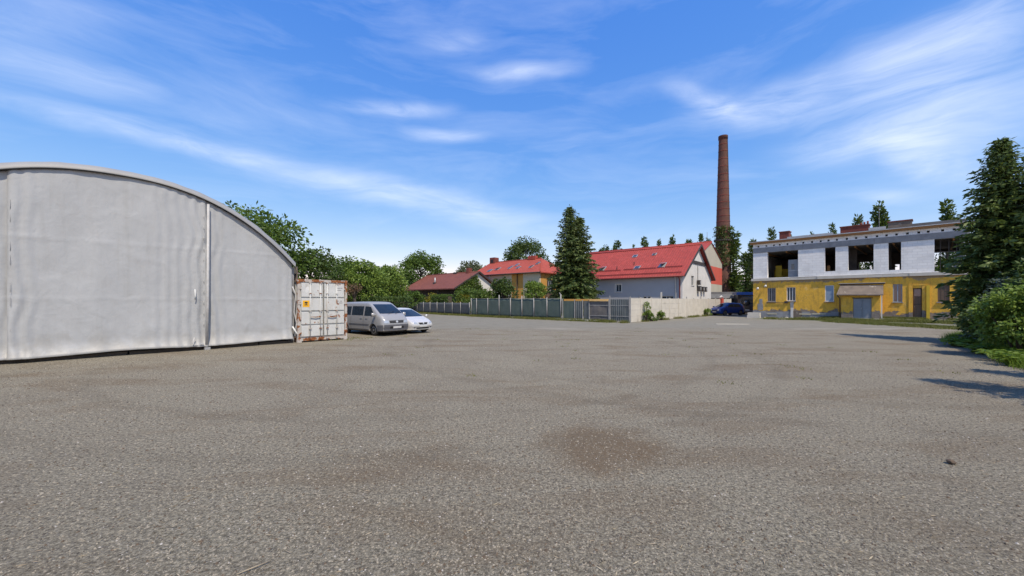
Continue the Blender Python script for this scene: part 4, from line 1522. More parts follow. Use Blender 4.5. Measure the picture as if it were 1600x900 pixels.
# the sunny gable at the right end, built as a wall in its own plane with a window opening
gw = bpy.data.objects.new('gable_wall', None)
C.objects.link(gw)
gw.parent = gh
gw.location = (GL, 0, 0)
gw.rotation_euler = (0, 0, R(90))
mb = wall(MB(), 0, GD, 0, GE, 0, .35, [(3.55, 4.75, 3.9, 5.2)])
mb.build('lower_wall', 'plaster_white', gw)
MB().prism([(0, GE + .001), (GD, GE + .001), (GD / 2, GR - .25)], 'y', 0.0, .35).build('attic_wall', 'plaster_white', gw)
window(gw, 3.55, 4.75, 3.9, 5.2, .12, bars=1)
mb = MB()
mb.box(2.9, -.10, GE + 1.55, GD - 2.9, -.003, GE + 1.95)
mb.build('dark_beam', 'dark_trim', gw)
for x, z, w_, h_ in ((6.0, 3.2, .75, .7), (7.6, 3.2, .7, .65), (8.9, 3.2, .7, .65), (5.9, 4.1, .6, .6)):
    ac = MB().box(x, -.42, z, x + w_, -.06, z + h_).build('air_conditioner', 'dark_trim', gw)
    MB().path([(x + w_ / 2, -.44, z + h_ / 2), (x + w_ / 2, -.425, z + h_ / 2)], .24, 14).build('fan_grille', 'concrete_grey', ac)
    MB().box(x + .05, -.4, z - .06, x + w_ - .05, 0, z - .001).build('bracket', 'metal_light', ac)
MB().path([(6.3, -.06, GE + 1.5), (6.3, -.06, 4.7)], .05, 6).build('duct', 'metal_light', gw)
mb = MB()
roof_slab(mb, -.5, GL + .45, -.55, GE - .30, GD / 2, GR, .16, .34, .04)
gr_ = mb.build('roof', 'roof_red', gh)
mb = MB()
roof_slab(mb, -.5, GL + .45, GD + .55, GE - .30, GD / 2, GR - .001, .16, .34, .04)
mb.build('roof', 'roof_red', gh)
MB().path([(-.5, GD / 2, GR + .02), (GL + .45, GD / 2, GR + .02)], .13, 8).build('ridge_cap', 'roof_red', gh, True)
for s in (0, 1):
    y_ = -.56 if s == 0 else GD + .56
    MB().obox((GL + .47, y_, GE - .36), (GL + .47, GD / 2, GR - .06), .07, .26).build('bargeboard', 'dark_trim', gh)
MB().path([(-.5, -.62, GE - .40), (GL + .45, -.62, GE - .36)], .08, 8).build('gutter', 'red_trim', gh, True)
MB().path([(GL - .3, -.6, GE - .4), (GL - .3, -.12, GE - .9), (GL - .3, -.10, .1)], .07, 8).build('downpipe', 'red_trim', gh, True)
MB().path([(GL - .75, -.6, GE - .4), (GL - .8, -.12, GE - .75), (GL - .8, -.10, .1)], .06, 8).build('downpipe', 'white_plastic', gh, True)
yf = lambda u: -.55 + (GD / 2 + .55) * u
zf = lambda u: GE - .30 + (GR - GE + .30) * u
for (x, u, w_, hg, op) in ((2.0, .26, 1.0, .13, .12), (5.6, .27, .8, .14, .30), (11.0, .24, .8, .12, .0), (14.4, .27, .85, .15, .40), (9.4, .70, .7, .09, .0), (12.3, .72, .6, .08, .15)):
    skylight(gr_, x, u, w_, hg, yf, zf, op)
for (x0, x1, u) in ((2.9, 9.2, .235), (9.6, 14.2, .245), (15.4, 17.6, .26), (1.2, 5.0, .14), (-.3, 17.9, .07)):
    MB().obox((x0, yf(u) - .03, zf(u) + .13), (x1, yf(u) - .03, zf(u) + .13), .05, .12).build('snow_guard', 'red_trim', gr_)
for (x, u) in ((8.4, .30), (10.6, .42)):
    MB().path([(x, yf(u), zf(u)), (x, yf(u), zf(u) + .45)], .06, 8).build('vent_pipe', 'dark_trim', gr_)

# tall beige house behind it
bh = thing('beige_house', 'tall beige house with red painted lower band and red roof', 'house', (31.5 + B.x * 26, 66.0 + B.y * 26, 0), math.atan2(-B.y, -B.x))
BL, BD, BE, BR = 26.0, 16.0, 9.5, 12.75
MB().box(0, .0, 0, BL - .31, .3, BE).build('wall', 'plaster_beige', bh)
MB().box(0, BD - .3, 0, BL - .31, BD, BE).build('wall', 'plaster_beige', bh)
mb = MB()
mb.prism([(0, 8.3), (BD, 8.3), (BD, BE), (BD / 2, BR - .2), (0, BE)], 'x', BL - .3, BL)
mb.build('gable_wall', 'plaster_beige', bh)
MB().box(BL - .3, 0, 5.0, BL + .01, BD, 8.299).build('painted_band', 'plaster_red', bh)
MB().box(BL - .3, 0, 0, BL, BD, 4.999).build('base_wall', 'plaster_beige', bh)
MB().prism([(0, 0), (BD, 0), (BD, BE), (BD / 2, BR - .2), (0, BE)], 'x', 0, .3).build('gable_wall', 'plaster_beige', bh)
for s in (0, 1):
    mb = MB()
    roof_slab(mb, -.3, BL + .15, -.4 if s == 0 else BD + .4, BE - .15, BD / 2, BR - .001 * s, .15, .4, .04)
    mb.build('roof', 'roof_red', bh)
MB().path([(-.3, BD / 2, BR + .02), (BL + .15, BD / 2, BR + .02)], .13, 8).build('ridge_cap', 'roof_red', bh, True)
MB().path([(BL - 1.5, BD * .7, BE + 1), (BL - 1.5, BD * .7, BR + 2.4)], .035, 6).build('antenna_mast', 'concrete_grey', bh)

# factory chimney
chm = thing('brick_chimney', 'tall round tapered red brick factory chimney', 'chimney', (43.8, 81.0, 0), 0)
n = 40
zs_ = [0, 6, 13.9, 13.91, 15, 24, 35.0, 35.3, 35.31, 36.0]
rs_ = [1.60, 1.50, 1.42, 1.36, 1.34, 1.12, .82, .82, .90, .90]
me = bpy.data.meshes.new('shaft')
vs, fs, uv = [], [], []
for z, r in zip(zs_, rs_):
    for k in range(n):
        vs.append((r * math.cos(2 * math.pi * k / n), r * math.sin(2 * math.pi * k / n), z))
for i in range(len(zs_) - 1):
    for k in range(n):
        fs.append((i * n + k, i * n + (k + 1) % n, (i + 1) * n + (k + 1) % n, (i + 1) * n + k))
        for (ii, kk) in ((i, k), (i, k + 1), (i + 1, k + 1), (i + 1, k)):
            uv.append((kk / n * 8.4, zs_[ii]))
me.from_pydata(vs, [], fs)
ul = me.uv_layers.new(name='UVMap')
for k, c_ in enumerate(uv):
    ul.data[k].uv = c_
me.polygons.foreach_set('use_smooth', [True] * len(me.polygons))
me.materials.append(M['brick'])
o = bpy.data.objects.new('shaft', me)
C.objects.link(o)
o.parent = chm
rz_ = lambda z: float(np.interp(z, zs_, rs_))
for z in [15.6, 16.9, 18.2, 19.4, 20.8, 22.2, 23.6, 25.0, 26.5, 28.0, 29.6, 31.2, 32.8, 34.2]:
    mb = MB()
    r = rz_(z)
    vs = [((r + e) * math.cos(2 * math.pi * k / n), (r + e) * math.sin(2 * math.pi * k / n), z + dz) for (e, dz) in ((.0, -.06), (.035, -.06), (.035, .06), (0, .06)) for k in range(n)]
    fs = [(i * n + k, i * n + (k + 1) % n, (i + 1) * n + (k + 1) % n, (i + 1) * n + k) for i in range(3) for k in range(n)]
    mb.add(vs, fs).build('iron_band', 'brick_dark', chm, True)
mb = MB()
vs = [(r_ * math.cos(2 * math.pi * k / n), r_ * math.sin(2 * math.pi * k / n), z) for (r_, z) in ((1.36, 14.0), (1.74, 14.15), (1.74, 14.45), (1.36, 14.5)) for k in range(n)]
fs = [(i * n + k, i * n + (k + 1) % n, (i + 1) * n + (k + 1) % n, (i + 1) * n + k) for i in range(3) for k in range(n)]
mb.add(vs, fs).build('platform_ring', 'dark_trim', chm)
MB().path([(.58, -1.22, 14.5), (.36, -.73, 35.8)], .03, 4).build('ladder_rail', 'dark_trim', chm)
MB().path([(.90, -1.08, 14.5), (.58, -.64, 35.8)], .03, 4).build('ladder_rail', 'dark_trim', chm)
# ivy on the shaft is one climbing plant
iv = thing('climbing_ivy', 'dark ivy climbing the lower left side of the brick chimney', 'plant', chm.location, 0)
mq = 1500
th = RNG.normal(-2.3, .62, mq)
zz = RNG.uniform(9, 17.2, mq)
rr = np.interp(zz, zs_, rs_) + RNG.uniform(.02, .45, mq)
np_mesh('foliage', leaves(np.stack([rr * np.cos(th), rr * np.sin(th), zz], 1), rand_dir(mq) + [0, 0, -.5], .35), 4, 'leaf_dark', iv)
MB().path([(1.6 * math.cos(-2.3), 1.6 * math.sin(-2.3), 0), (1.5 * math.cos(-2.25), 1.5 * math.sin(-2.25), 8), (1.38 * math.cos(-2.3), 1.38 * math.sin(-2.3), 16)], [.08, .05, .02], 5).build('stem', 'bark', iv, True)

# low sheds at the far gate
sh = thing('low_shed', 'long low grey shed with flat roof behind the far gate', 'shed', (28.0, 62.5, 0), math.atan2(-.2, .98))
box('wall', 'dark_trim', sh, 0, 0, 0, 8.2, 4, 2.25)
box('roof', 'concrete_grey', sh, -.3, -.35, 2.25, 8.5, 4.3, 2.9)
box('upper_roof', 'roof_dark', sh, 2.4, 1.5, 2.9, 8.4, 5, 3.3)
bs = thing('blue_shed', 'small shed with blue roof edge beside the yellow building', 'shed', (33.3, 57.6, 0), math.atan2(-.35, .94))
box('wall', 'darkvan', bs, 0, 0, 0, 5, 3, 2.75)
box('roof', 'bluecar', bs, -.2, -.3, 2.75, 5.2, 3.2, 3.15)

# ochre terrace with orange red roof
oh = thing('ochre_terrace', 'cream and ochre terraced house with orange red hipped roof', 'house', (4.4 + B.x * 15.5, 62.0 + B.y * 15.5, 0), math.atan2(-B.y, -B.x))
OL, OD, OE, OR = 15.5, 10.5, 6.55, 9.3
cols_ = (('plaster_grey', 0, 4.6), ('plaster_cream', 4.6, 9.6), ('plaster_orange', 9.6, 12.1), ('plaster_cream', 12.1, 15.5))
wins = [(2.2, 3.2, 3.6, 5.0), (5.4, 6.6, 3.7, 5.1), (8.3, 9.4, .6, 5.2), (13.0, 14.1, 3.7, 5.2), (6.6, 7.5, .9, 2.4), (12.9, 14.0, .9, 2.4)]
for k, (mat_, x0, x1) in enumerate(cols_):
    e = .02 * (k % 2)
    wall(MB(), x0, x1 - .001, 0, OE, -e, .3, [w_ for w_ in wins if x0 <= w_[0] and w_[1] <= x1]).build('wall_bay', mat_, oh)
for w_ in wins:
    window(oh, *w_, .1, bars=1)
MB().path([(4.55, -.1, 0), (4.55, -.1, OE)], .09, 8).build('downpipe', 'white_plastic', oh, True)
MB().path([(10.9, -.1, 0), (10.9, -.1, OE)], .08, 8).build('downpipe', 'dark_trim', oh, True)
ow = bpy.data.objects.new('end_wall', None)
C.objects.link(ow)
ow.parent = oh
ow.location = (OL, 0, 0)
ow.rotation_euler = (0, 0, R(90))
wall(MB(), .31, OD, 0, OE, 0, .3, [(2.0, 3.8, 3.5, 5.3), (2.4, 3.4, .8, 2.2)]).build('wall_face', 'plaster_orange', ow)
window(ow, 2.0, 3.8, 3.5, 5.3, .1, bars=2)
window(ow, 2.4, 3.4, .8, 2.2, .1, bars=0)
box('shade_board', 'brown_panel', ow, 1.4, -.4, 2.4, 4.2, -.02, 3.3)
MB().box(0, OD - .3, 0, OL - .3, OD, OE).box(-.3, 0, 0, -.001, OD, OE).build('back_wall', 'plaster_cream', oh)
ym = OD / 2
mb = MB()
q = [(-.4, -.5, OE - .1), (OL + .5, -.5, OE - .1), (OL - 3.6, ym, OR), (-.4, ym, OR), (OL + .5, OD + .5, OE - .1), (-.4, OD + .5, OE - .1)]
mb.add(q + [(a_, b_, c_ - .15) for a_, b_, c_ in q], [(0, 1, 2, 3), (1, 4, 2), (4, 5, 3, 2), (6, 9, 8, 7), (7, 8, 10), (10, 8, 9, 11), (0, 6, 7, 1), (1, 7, 10, 4), (4, 10, 11, 5), (5, 11, 9, 3), (3, 9, 6, 0)])
orf = mb.build('roof', 'roof_orange', oh)
MB().path([(-.4, ym, OR + .03), (OL - 3.6, ym, OR + .03), (OL + .5, -.5, OE - .05)], .1, 6).build('ridge_cap', 'roof_orange', oh, True)
MB().path([(-.4, -.56, OE - .16), (OL + .5, -.56, OE - .16)], .09, 8).build('gutter', 'dark_trim', oh, True)
yo = lambda u: -.5 + (ym + .5) * u
zo = lambda u: OE - .1 + (OR - OE + .1) * u
for (x, u, w_, hg) in ((3.0, .2, .8, .18), (4.4, .3, .8, .18), (7.4, .32, .5, .22), (8.1, .52, .5, .16), (9.4, .3, .6, .16), (12.2, .3, .6, .16), (12.7, .52, .6, .16)):
    skylight(orf, x, u, w_, hg, yo, zo, .1)
box('roof_hatch', 'roof_orange', orf, 9.2, ym - .4, OR - .1, 10.8, ym + .4, OR + .55)
MB().box(-.1, ym - .6, OR - .8, 1.2, ym + .6, OR + .9).build('chimney_stack', 'brick_dark', orf)
MB().box(.2, ym - .615, OR - .1, .8, ym - .601, OR + .5).build('chimney_vent', 'black', orf)

# bungalow with brown red roof
bu = thing('bungalow', 'low bungalow with brown red tiled roof and dark veranda', 'house', (-8.7 + B.x * 13, 60.0 + B.y * 13, 0), math.atan2(-B.y, -B.x))
UL, UD, UE, UR = 13.0, 9.6, 3.9, 6.6
wall(MB(), .25, UL - .25, 0, UE, 1.4, 1.65, [(2, 3.2, 1.2, 2.6), (6, 7.4, 1.2, 2.6), (9.6, 10.5, .1, 2.4)]).build('wall', 'dark_trim', bu)
for w_ in ((2, 3.2, 1.2, 2.6), (6, 7.4, 1.2, 2.6)):
    window(bu, *w_, 1.5, bars=1)
box('door', 'brown_panel', bu, 9.6, 1.5, .1, 10.5, 1.56, 2.4)
for x in (.3, 4.3, 8.4, 12.6):
    box('veranda_post', 'dark_wood', bu, x, .1, 0, x + .15, .25, UE - .1)
for xx in (0, UL - .25):
    MB().prism([(.3, 0), (UD, 0), (UD, UE - .1), (UD / 2, UR - .25), (.3, UE - .05)], 'x', xx, xx + .25).build('gable_wall', 'plaster_white', bu)
MB().box(.25, UD - .25, 0, UL - .25, UD, UE - .1).build('wall', 'plaster_white', bu)
for s in (0, 1):
    mb = MB()
    roof_slab(mb, -.5, UL + .4, -.5 if s == 0 else UD + .5, UE - .1, UD / 2, UR - .001 * s, .16)
    ur = mb.build('roof', 'roof_brown', bu)
    MB().obox((UL + .42, -.5 if s == 0 else UD + .5, UE - .15), (UL + .42, UD / 2, UR - .05), .06, .24).build('bargeboard', 'dark_trim', bu)
MB().path([(-.5, UD / 2, UR + .02), (UL + .4, UD / 2, UR + .02)], .1, 6).build('ridge_cap', 'roof_brown', bu, True)
MB().path([(6.2, 1.4, 4.4), (6.2, 1.4, 5.75)], .11, 8).build('flue_pipe', 'metal_light', bu, True)
box('flue_base', 'dark_trim', bu, 6.0, 1.1, 4.4, 6.4, 1.7, 4.95)
MB().box(7.2, UD / 2 - .3, UR - .1, 8.0, UD / 2 + .3, UR + .14).build('ridge_vent', 'dark_trim', bu)
MB().box(10.6, UD / 2 - .4, UR - .2, 11.2, UD / 2 + .4, UR + .7).build('chimney_stack', 'brick_dark', bu)
# creeper over the gable
cr = thing('creeper', 'green creeper covering the gable of the low bungalow', 'plant', bu.location, bu.rotation_euler.z)
mq = 4200
yy = RNG.uniform(-.3, 5.6, mq)
zt = np.minimum(3.9 + yy * .56, 6.0)
zt = np.where(yy > 4.2, 6.0 - (yy - 4.2) * 1.5, zt)
zz = RNG.uniform(0, 1, mq) ** .8 * zt
xx = UL + RNG.uniform(.02, .45, mq)
np_mesh('foliage', leaves(np.stack([xx, yy, zz], 1), rand_dir(mq) + [.6, 0, -.3], .3), 4, 'ivy', cr)
MB().path([(UL + .1, 1, 0), (UL + .12, 1.6, 2), (UL + .1, 3, 4.6)], [.07, .05, .02], 5).build('stem', 'bark', cr, True)

# ------------------------------------------------------------------ yellow building
yb = thing('yellow_building', 'half rebuilt yellow building with open white block upper storey', 'building', (27.3, 44.2, 0), math.atan2(-.737, .676))
YW, YD = 15.95, 10.5
gho = [(1.39, 2.18, 1.81, 3.30), (3.17, 3.96, 1.87, 3.33), (6.42, 7.13, 1.82, 3.44), (8.62, 9.94, .22, 2.14), (11.34, 11.96, 1.77, 3.42), (12.62, 13.18, .25, 3.03), (14.12, 14.82, 1.78, 3.30)]
wall(MB(), 0, YW, 0, 4.10, 0, .4, gho).build('ground_floor_wall', 'yellow', yb)
MB().box(.0, .4, 0, .4, YD, 4.1).build('side_wall', 'yellow', yb)
MB().box(YW - .4, .4, 0, YW, YD, 4.1).build('side_wall', 'yellow', yb)
MB().box(.4, YD - .4, 0, YW - .4, YD, 4.1).build('back_wall', 'yellow', yb)
# plinth, uneven
xx = 0.0
while xx < 7.4:
    w_ = random.uniform(.5, 1.0)
    hgt = random.uniform(.55, .85)
    MB().box(xx, -.07 - random.uniform(0, .03), 0, min(xx + w_ - .012, 7.5), .0, hgt).build('plinth_stone', 'felt' if random.random() < .3 else 'concrete_grey', yb)
    xx += w_
# ledge slab, uneven edge
for (x0, x1, e, h_) in ((-.15, 3.4, .16, .17), (3.41, 5.8, .10, .14), (5.81, 9.6, .18, .19), (9.61, 12.4, .13, .15), (12.41, 16.1, .17, .18)):
    MB().box(x0, -e, 4.10, x1, .45, 4.10 + h_ + .1).build('ledge_slab', 'concrete', yb)
MB().box(.45, .45, 4.1, YW, YD, 4.32).build('floor_slab', 'concrete_grey', yb)
uho = [(1.39, 4.18, 4.42, 7.25), (6.40, 7.24, 4.86, 7.2), (8.2, 10.04, 4.85, 7.2), (11.04, 11.88, 4.72, 7.2), (13.93, 15.6, 4.45, 7.2)]
wall(MB(), 0, YW, 4.385, 7.25, .02, .40, [(a_, b_, c_, 7.25) for a_, b_, c_, d_ in uho]).build('block_wall', 'block', yb)
MB().box(0, .4, 4.385, .36, YD, 7.25).build('block_side_wall', 'block', yb)
MB().box(YW - .36, .4, 4.385, YW, YD, 7.25).build('block_side_wall', 'block', yb)
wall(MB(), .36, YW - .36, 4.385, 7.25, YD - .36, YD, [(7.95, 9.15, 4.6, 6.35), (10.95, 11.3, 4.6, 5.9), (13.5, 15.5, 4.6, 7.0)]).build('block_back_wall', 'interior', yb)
for x0, x1 in ((0.001, 4.6), (4.61, 10.1), (10.11, YW - .001)):
    MB().box(x0, -.02, 7.25, x1, .42, 7.80).build('ring_beam', 'concrete_grey', yb)
pock = [(.45 + k * .69 + random.uniform(-.09, .09)) for k in range(22)]
wall(MB(), 0.0, YW, 7.80, 8.24, .0, .30, [(p, p + .17, 7.86, 8.05) for p in pock]).build('parapet_wall', 'block', yb)
MB().box(.05, .34, 7.80, YW - .05, .42, 8.22).build('pocket_backing', 'dark_trim', yb)  # dark sheet that paints the shade inside the beam pockets
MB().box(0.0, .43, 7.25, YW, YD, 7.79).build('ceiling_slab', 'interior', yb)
# timber eaves board and roof sheets
for x0, x1 in ((-.25, 4.0), (4.01, 8.4), (8.41, 12.6), (12.61, 16.2)):
    e = random.uniform(-.015, .015)
    MB().box(x0, -.26 + e, 8.245, x1, -.20 + e, 8.43).build('fascia_board', 'timber', yb)
    MB().box(x0, -.19, 8.245, x1, .4, 8.29).build('soffit_board', 'timber', yb)
    MB().box(x0, -.31 + e, 8.432, x1, -.15 + e, 8.50 + e).build('edge_flashing', 'metal_light', yb)
mb = MB()
roof_slab(mb, -.2, 16.2, -.16, 8.54, YD / 2, 9.15, .12)
roof_slab(mb, -.2, 16.2, YD + .2, 8.54, YD / 2, 9.149, .12)
mb.build('roof', 'roof_dark', yb)
for (x0, y0, z0, w_, d_, h_, mat_) in ((2.0, 2.2, 8.6, .9, .9, 1.0, 'brick_dark'), (7.3, 2.4, 8.6, 2.2, 1.0, .85, 'brick_dark'), (10.9, 2.0, 8.6, 1.6, 1.0, .80, 'felt')):
    ck = MB().box(x0, y0, z0, x0 + w_, y0 + d_, z0 + h_).build('chimney_stack', mat_, yb)
    MB().box(x0 - .06, y0 - .06, z0 + h_ + .002, x0 + w_ + .06, y0 + d_ + .06, z0 + h_ + .10).build('chimney_cap', 'brick_dark', ck)
for k in range(3):
    MB().path([(8.9 + k * .25, 2.6, 9.45), (8.9 + k * .25, 2.6, 9.75 + .06 * k)], .08, 8).build('chimney_pot', 'brick_dark', yb, True)
for x0, x1, z_ in ((3.0, 6.9, 8.86), (9.6, 10.8, 8.95), (12.5, 15.8, 8.92)):
    MB().box(x0, 1.0, 8.62, x1, 1.3, z_).build('roof_upstand', 'metal_light' if x0 < 12 else 'roof_dark', yb)
MB().path([(10.2, 3, 9.0), (10.2, 3, 11.2)], .02, 5).path([(10.05, 3, 11.1), (10.35, 3, 11.1)], .02, 5).build('aerial', 'concrete_grey', yb)
# upper storey interior
for x in (4.9, 7.8, 10.6, 13.2):
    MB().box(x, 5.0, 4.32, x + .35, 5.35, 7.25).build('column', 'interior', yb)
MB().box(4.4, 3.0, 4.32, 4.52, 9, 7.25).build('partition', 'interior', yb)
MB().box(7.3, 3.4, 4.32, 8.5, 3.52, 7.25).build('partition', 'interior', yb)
MB().box(1.0, 4.4, 4.33, 2.9, 4.5, 5.6).build('insulation_board', 'yellow_board', yb)
MB().box(1.55, 2.6, 4.33, 2.15, 2.7, 5.9).build('insulation_board', 'yellow_board', yb)
MB().box(2.55, 3.6, 4.33, 3.05, 3.68, 5.75).build('insulation_board', 'yellow_board', yb)
gd = MB().box(3.20, .55, 4.33, 4.12, .62, 6.30).build('inner_door', 'grey_door', yb)
MB().box(3.48, .535, 5.25, 3.74, .549, 5.85).build('door_pane', 'winglass', gd)
MB().box(3.22, .53, 5.12, 4.10, .548, 5.17).build('door_rail', 'metal_light', gd)
MB().box(6.45, .9, 4.86, 6.68, 1.1, 5.5).build('timber_stack', 'timber', yb)
for x in (1.0, 3.0, 5.6, 8.6, 9.5, 11.3, 13.5, 15.0):
    MB().box(x, .45, 7.10, x + .12, 9.9, 7.245).build('ceiling_joist', 'timber', yb)
# mullions of the opening at the right end
for x in (14.25, 14.75, 15.2):
    MB().box(x, .5, 4.45, x + .05, .56, 7.25).build('mullion', 'dark_trim', yb)
MB().box(13.93, .505, 6.1, 15.6, .555, 6.16).build('transom', 'dark_trim', yb)
MB().box(15.05, .9, 4.7, 15.6, .96, 5.9).build('leaning_board', 'concrete_grey', yb)
# ground floor windows and doors
window(yb, *gho[0], .10, 'metal_light', 'winglass', 3)
window(yb, *gho[1], .08, 'window_frame', 'winglass', 2)
window(yb, *gho[2], .04, 'window_frame', 'blue_panel', 0)
window(yb, *gho[4], .08, 'blue_panel', 'winglass', 1)
window(yb, *gho[6], .06, 'brown_panel', 'brown_panel', 2)
for k in range(6):
    x = gho[0][0] + .1 + k * .12
    MB().path([(x, .03, 1.83), (x, .03, 3.28)], .012, 5).build('window_bar', 'dark_trim', yb)
bd = MB().box(12.64, .10, .26, 13.16, .15, 3.01).build('door', 'brown_panel', yb)
MB().box(12.70, .085, 2.30, 13.10, .099, 2.92).build('door_pane', 'winglass', bd)
MB().box(12.66, .08, 1.55, 13.14, .098, 1.62).build('door_rail', 'dark_trim', bd)
MB().path([(12.72, .04, 1.35), (12.72, .10, 1.35)], .025, 6).build('handle', 'metal_light', bd)
for x0, x1, e in ((12.36, 12.60, .06), (13.20, 13.42, .05), (13.45, 13.66, .16)):
    MB().box(x0, -e, .2, x1, -.001, 3.25).build('door_surround', 'yellow_board' if e > .1 else 'yellow', yb)
MB().box(12.36, -.065, 3.26, 13.42, -.001, 3.36).build('door_lintel', 'yellow', yb)
MB().box(15.75, -.05, 0, 16.0, -.001, 4.09).build('corner_pilaster', 'concrete', yb)
# entrance porch with felt roof
PX0, PX1 = 7.82, 10.56
mb = wall(MB(), PX0, PX1, 0.1, 2.55, -1.0, -.82, [(8.68, 9.98, .18, 2.12)])
mb.build('porch_wall', 'yellow', yb)
MB().box(PX0, -.819, .1, PX0 + .18, -.001, 2.55).build('porch_side', 'yellow', yb)
MB().box(PX1 - .18, -.819, .1, PX1, -.001, 2.55).build('porch_side', 'yellow', yb)
for k in range(2):
    x0 = 8.69 + k * .645
    dl = MB().box(x0, -.93, .19, x0 + .635, -.88, 2.11).build('porch_door', 'grey_door', yb)
    MB().box(x0 + .03, -.945, .25, x0 + .06, -.931, 2.05).box(x0 + .575, -.945, .25, x0 + .605, -.931, 2.05).build('door_batten', 'grey_door', dl)
MB().path([(9.27, -.95, 1.1), (9.27, -.95, 1.25)], .02, 6).build('door_handle', 'metal_light', yb)
MB().box(8.60, -1.02, 2.122, 10.06, -.83, 2.20).build('door_lintel', 'dark_trim', yb)
mb = MB()
mb.add([(7.50, -1.35, 2.50), (10.80, -1.35, 2.46), (10.70, .0, 3.38), (7.62, .0, 3.44), (7.50, -1.35, 2.42), (10.80, -1.35, 2.38), (10.70, 0, 3.30), (7.62, 0, 3.36)],
       [(0, 1, 2, 3), (7, 6, 5, 4), (0, 4, 5, 1), (1, 5, 6, 2), (2, 6, 7, 3), (3, 7, 4, 0)])
mb.build('porch_roof', 'felt', yb)
MB().box(7.55, -.12, 3.46, 10.8, -.002, 3.56).build('roof_flashing', 'dark_trim', yb)
MB().box(7.50, -.15, 3.562, 10.85, -.002, 3.60).build('flashing_edge', 'concrete', yb)
MB().path([(7.55, -1.32, 2.40), (7.72, -1.05, 2.15), (7.74, -1.04, .1)], .045, 6).build('downpipe', 'dark_trim', yb, True)
MB().box(10.62, -.98, .1, 10.70, -.90, 2.45).build('porch_post', 'plaster_white', yb)
# pipes, lamps and patches on the wall
MB().path([(1.35, -.06, 1.66), (3.3, -.06, 1.68)], .03, 6).build('wall_pipe', 'dark_trim', yb, True)
MB().box(3.0, -.16, 1.62, 3.3, -.03, 1.85).build('meter_box', 'dark_trim', yb)
MB().box(3.56, -.14, .0, 3.78, -.02, 1.15).build('white_post', 'plaster_white', yb)
MB().box(3.52, -.1, 1.15, 3.80, -.002, 1.75).build('bare_pier', 'concrete_grey', yb)
MB().box(.45, -.03, .85, .98, -.002, 1.55).box(.62, -.035, 1.55, .92, -.002, 2.1).build('bare_patch', 'concrete_grey', yb)
for (x, z) in ((.55, 3.3), (1.3, 3.55)):
    l_ = MB().path([(x, 0, z), (x, -.22, z + .03)], .03, 6).build('lamp_arm', 'dark_trim', yb)
    MB().path([(x, -.20, z + .06), (x, -.34, z - .05), (x, -.40, z - .12)], [.07, .12, .14], 10).build('lamp_head', 'white_plastic', l_, True)
for x, z, w_ in ((4.3, .45, 1.0), (5.4, .5, 1.1), (1.4, .4, .9)):
    MB().box(x, -.115, z, x + w_, -.102, z + .12).build('plinth_patch', 'plaster_cream', yb)

# things standing before it
cb = thing('concrete_block', 'pale concrete block lying at the corner of the yellow building', 'block', (26.4, 42.6, 0), -.75)
MB().box(-.6, -.3, 0, .6, .3, .30).build('lower_block', 'concrete', cb)
MB().box(-.55, -.28, .302, .58, .3, .60).build('upper_block', 'concrete', cb)
for k in range(16):
    x, y = RNG.uniform(.6, 6.5), RNG.uniform(-.75, -.22)
    p = yb.matrix_basis @ Vector((x, y, 0))
    s = RNG.uniform(.08, .22)
    mb = MB()
    bm = bmesh.new()
    bmesh.ops.create_icosphere(bm, subdivisions=1, radius=s)
    for v in bm.verts:
        v.co *= random.uniform(.7, 1.15)
        v.co.z *= .6
    me = bpy.data.meshes.new('rubble_stone')
    bm.to_mesh(me)
    bm.free()
    me.materials.append(M['concrete' if k % 3 else 'plaster_cream'])
    o = bpy.data.objects.new('rubble_stone', me)
    o.location = (27.3 + .676 * x + .737 * y, 44.2 - .737 * x + .676 * y, s * .35)
    C.objects.link(o)
    tag(o, 'small lump of pale rubble along the foot of the yellow wall', 'rubble', 'rubble along the yellow wall')
sp_ = thing('concrete_strip', 'thin pale concrete kerb strip lying on the yard', 'kerb', (17.6, 31.5, 0), -.06)
MB().box(-1.1, -.09, 0, .7, .09, .035).box(.72, -.08, 0, 1.5, .10, .03).build('strip', 'concrete', sp_)

# ------------------------------------------------------------------ verge, raised ground
vg = MB()
vs, fs = [], []
nx, ny = 60, 14
for i in range(nx + 1):
    for j in range(ny + 1):
        x = 1.0 + 34 * i / nx
        y = -5.2 + 5.5 * j / ny
        rise = min(1, max(0, (x - 1) / 9))
        k = max(0, min(1, (y + 4.6) / 4.2))
        z = -.03 + .27 * rise * k * k * (3 - 2 * k) + .03 * noise.noise(Vector((x * .8, y * .8, 0))) * min(1, k * 4) + .034 * min(1, max(0, k) * 12)
        vs.append((27.3 + .676 * x + .737 * y, 44.2 - .737 * x + .676 * y, z))
for i in range(nx):
    for j in range(ny):
        q = i * (ny + 1) + j
        fs.append((q, q + ny + 1, q + ny + 2, q + 1))
M['verge'] = pm('verge_soil', (.19, .18, .16), (.12, .12, .07), 0.9, 0.95, bmp=0.6, bscale=20, spots=(.7, .48, .6, (.085, .105, .03)))
tag(vg.add(vs, fs).build('verge', 'verge', None, True), 'raised grassy verge along the yellow building', None, kind='structure')


def yb_pt(x, y, z=0):
    return (27.3 + .676 * x + .737 * y, 44.2 - .737 * x + .676 * y, z)


def bank_z(x, y):
    rise = min(1, max(0, (x - 1) / 9))
    k = max(0, min(1, (y + 4.6) / 4.2))
    return .27 * rise * k * k * (3 - 2 * k)


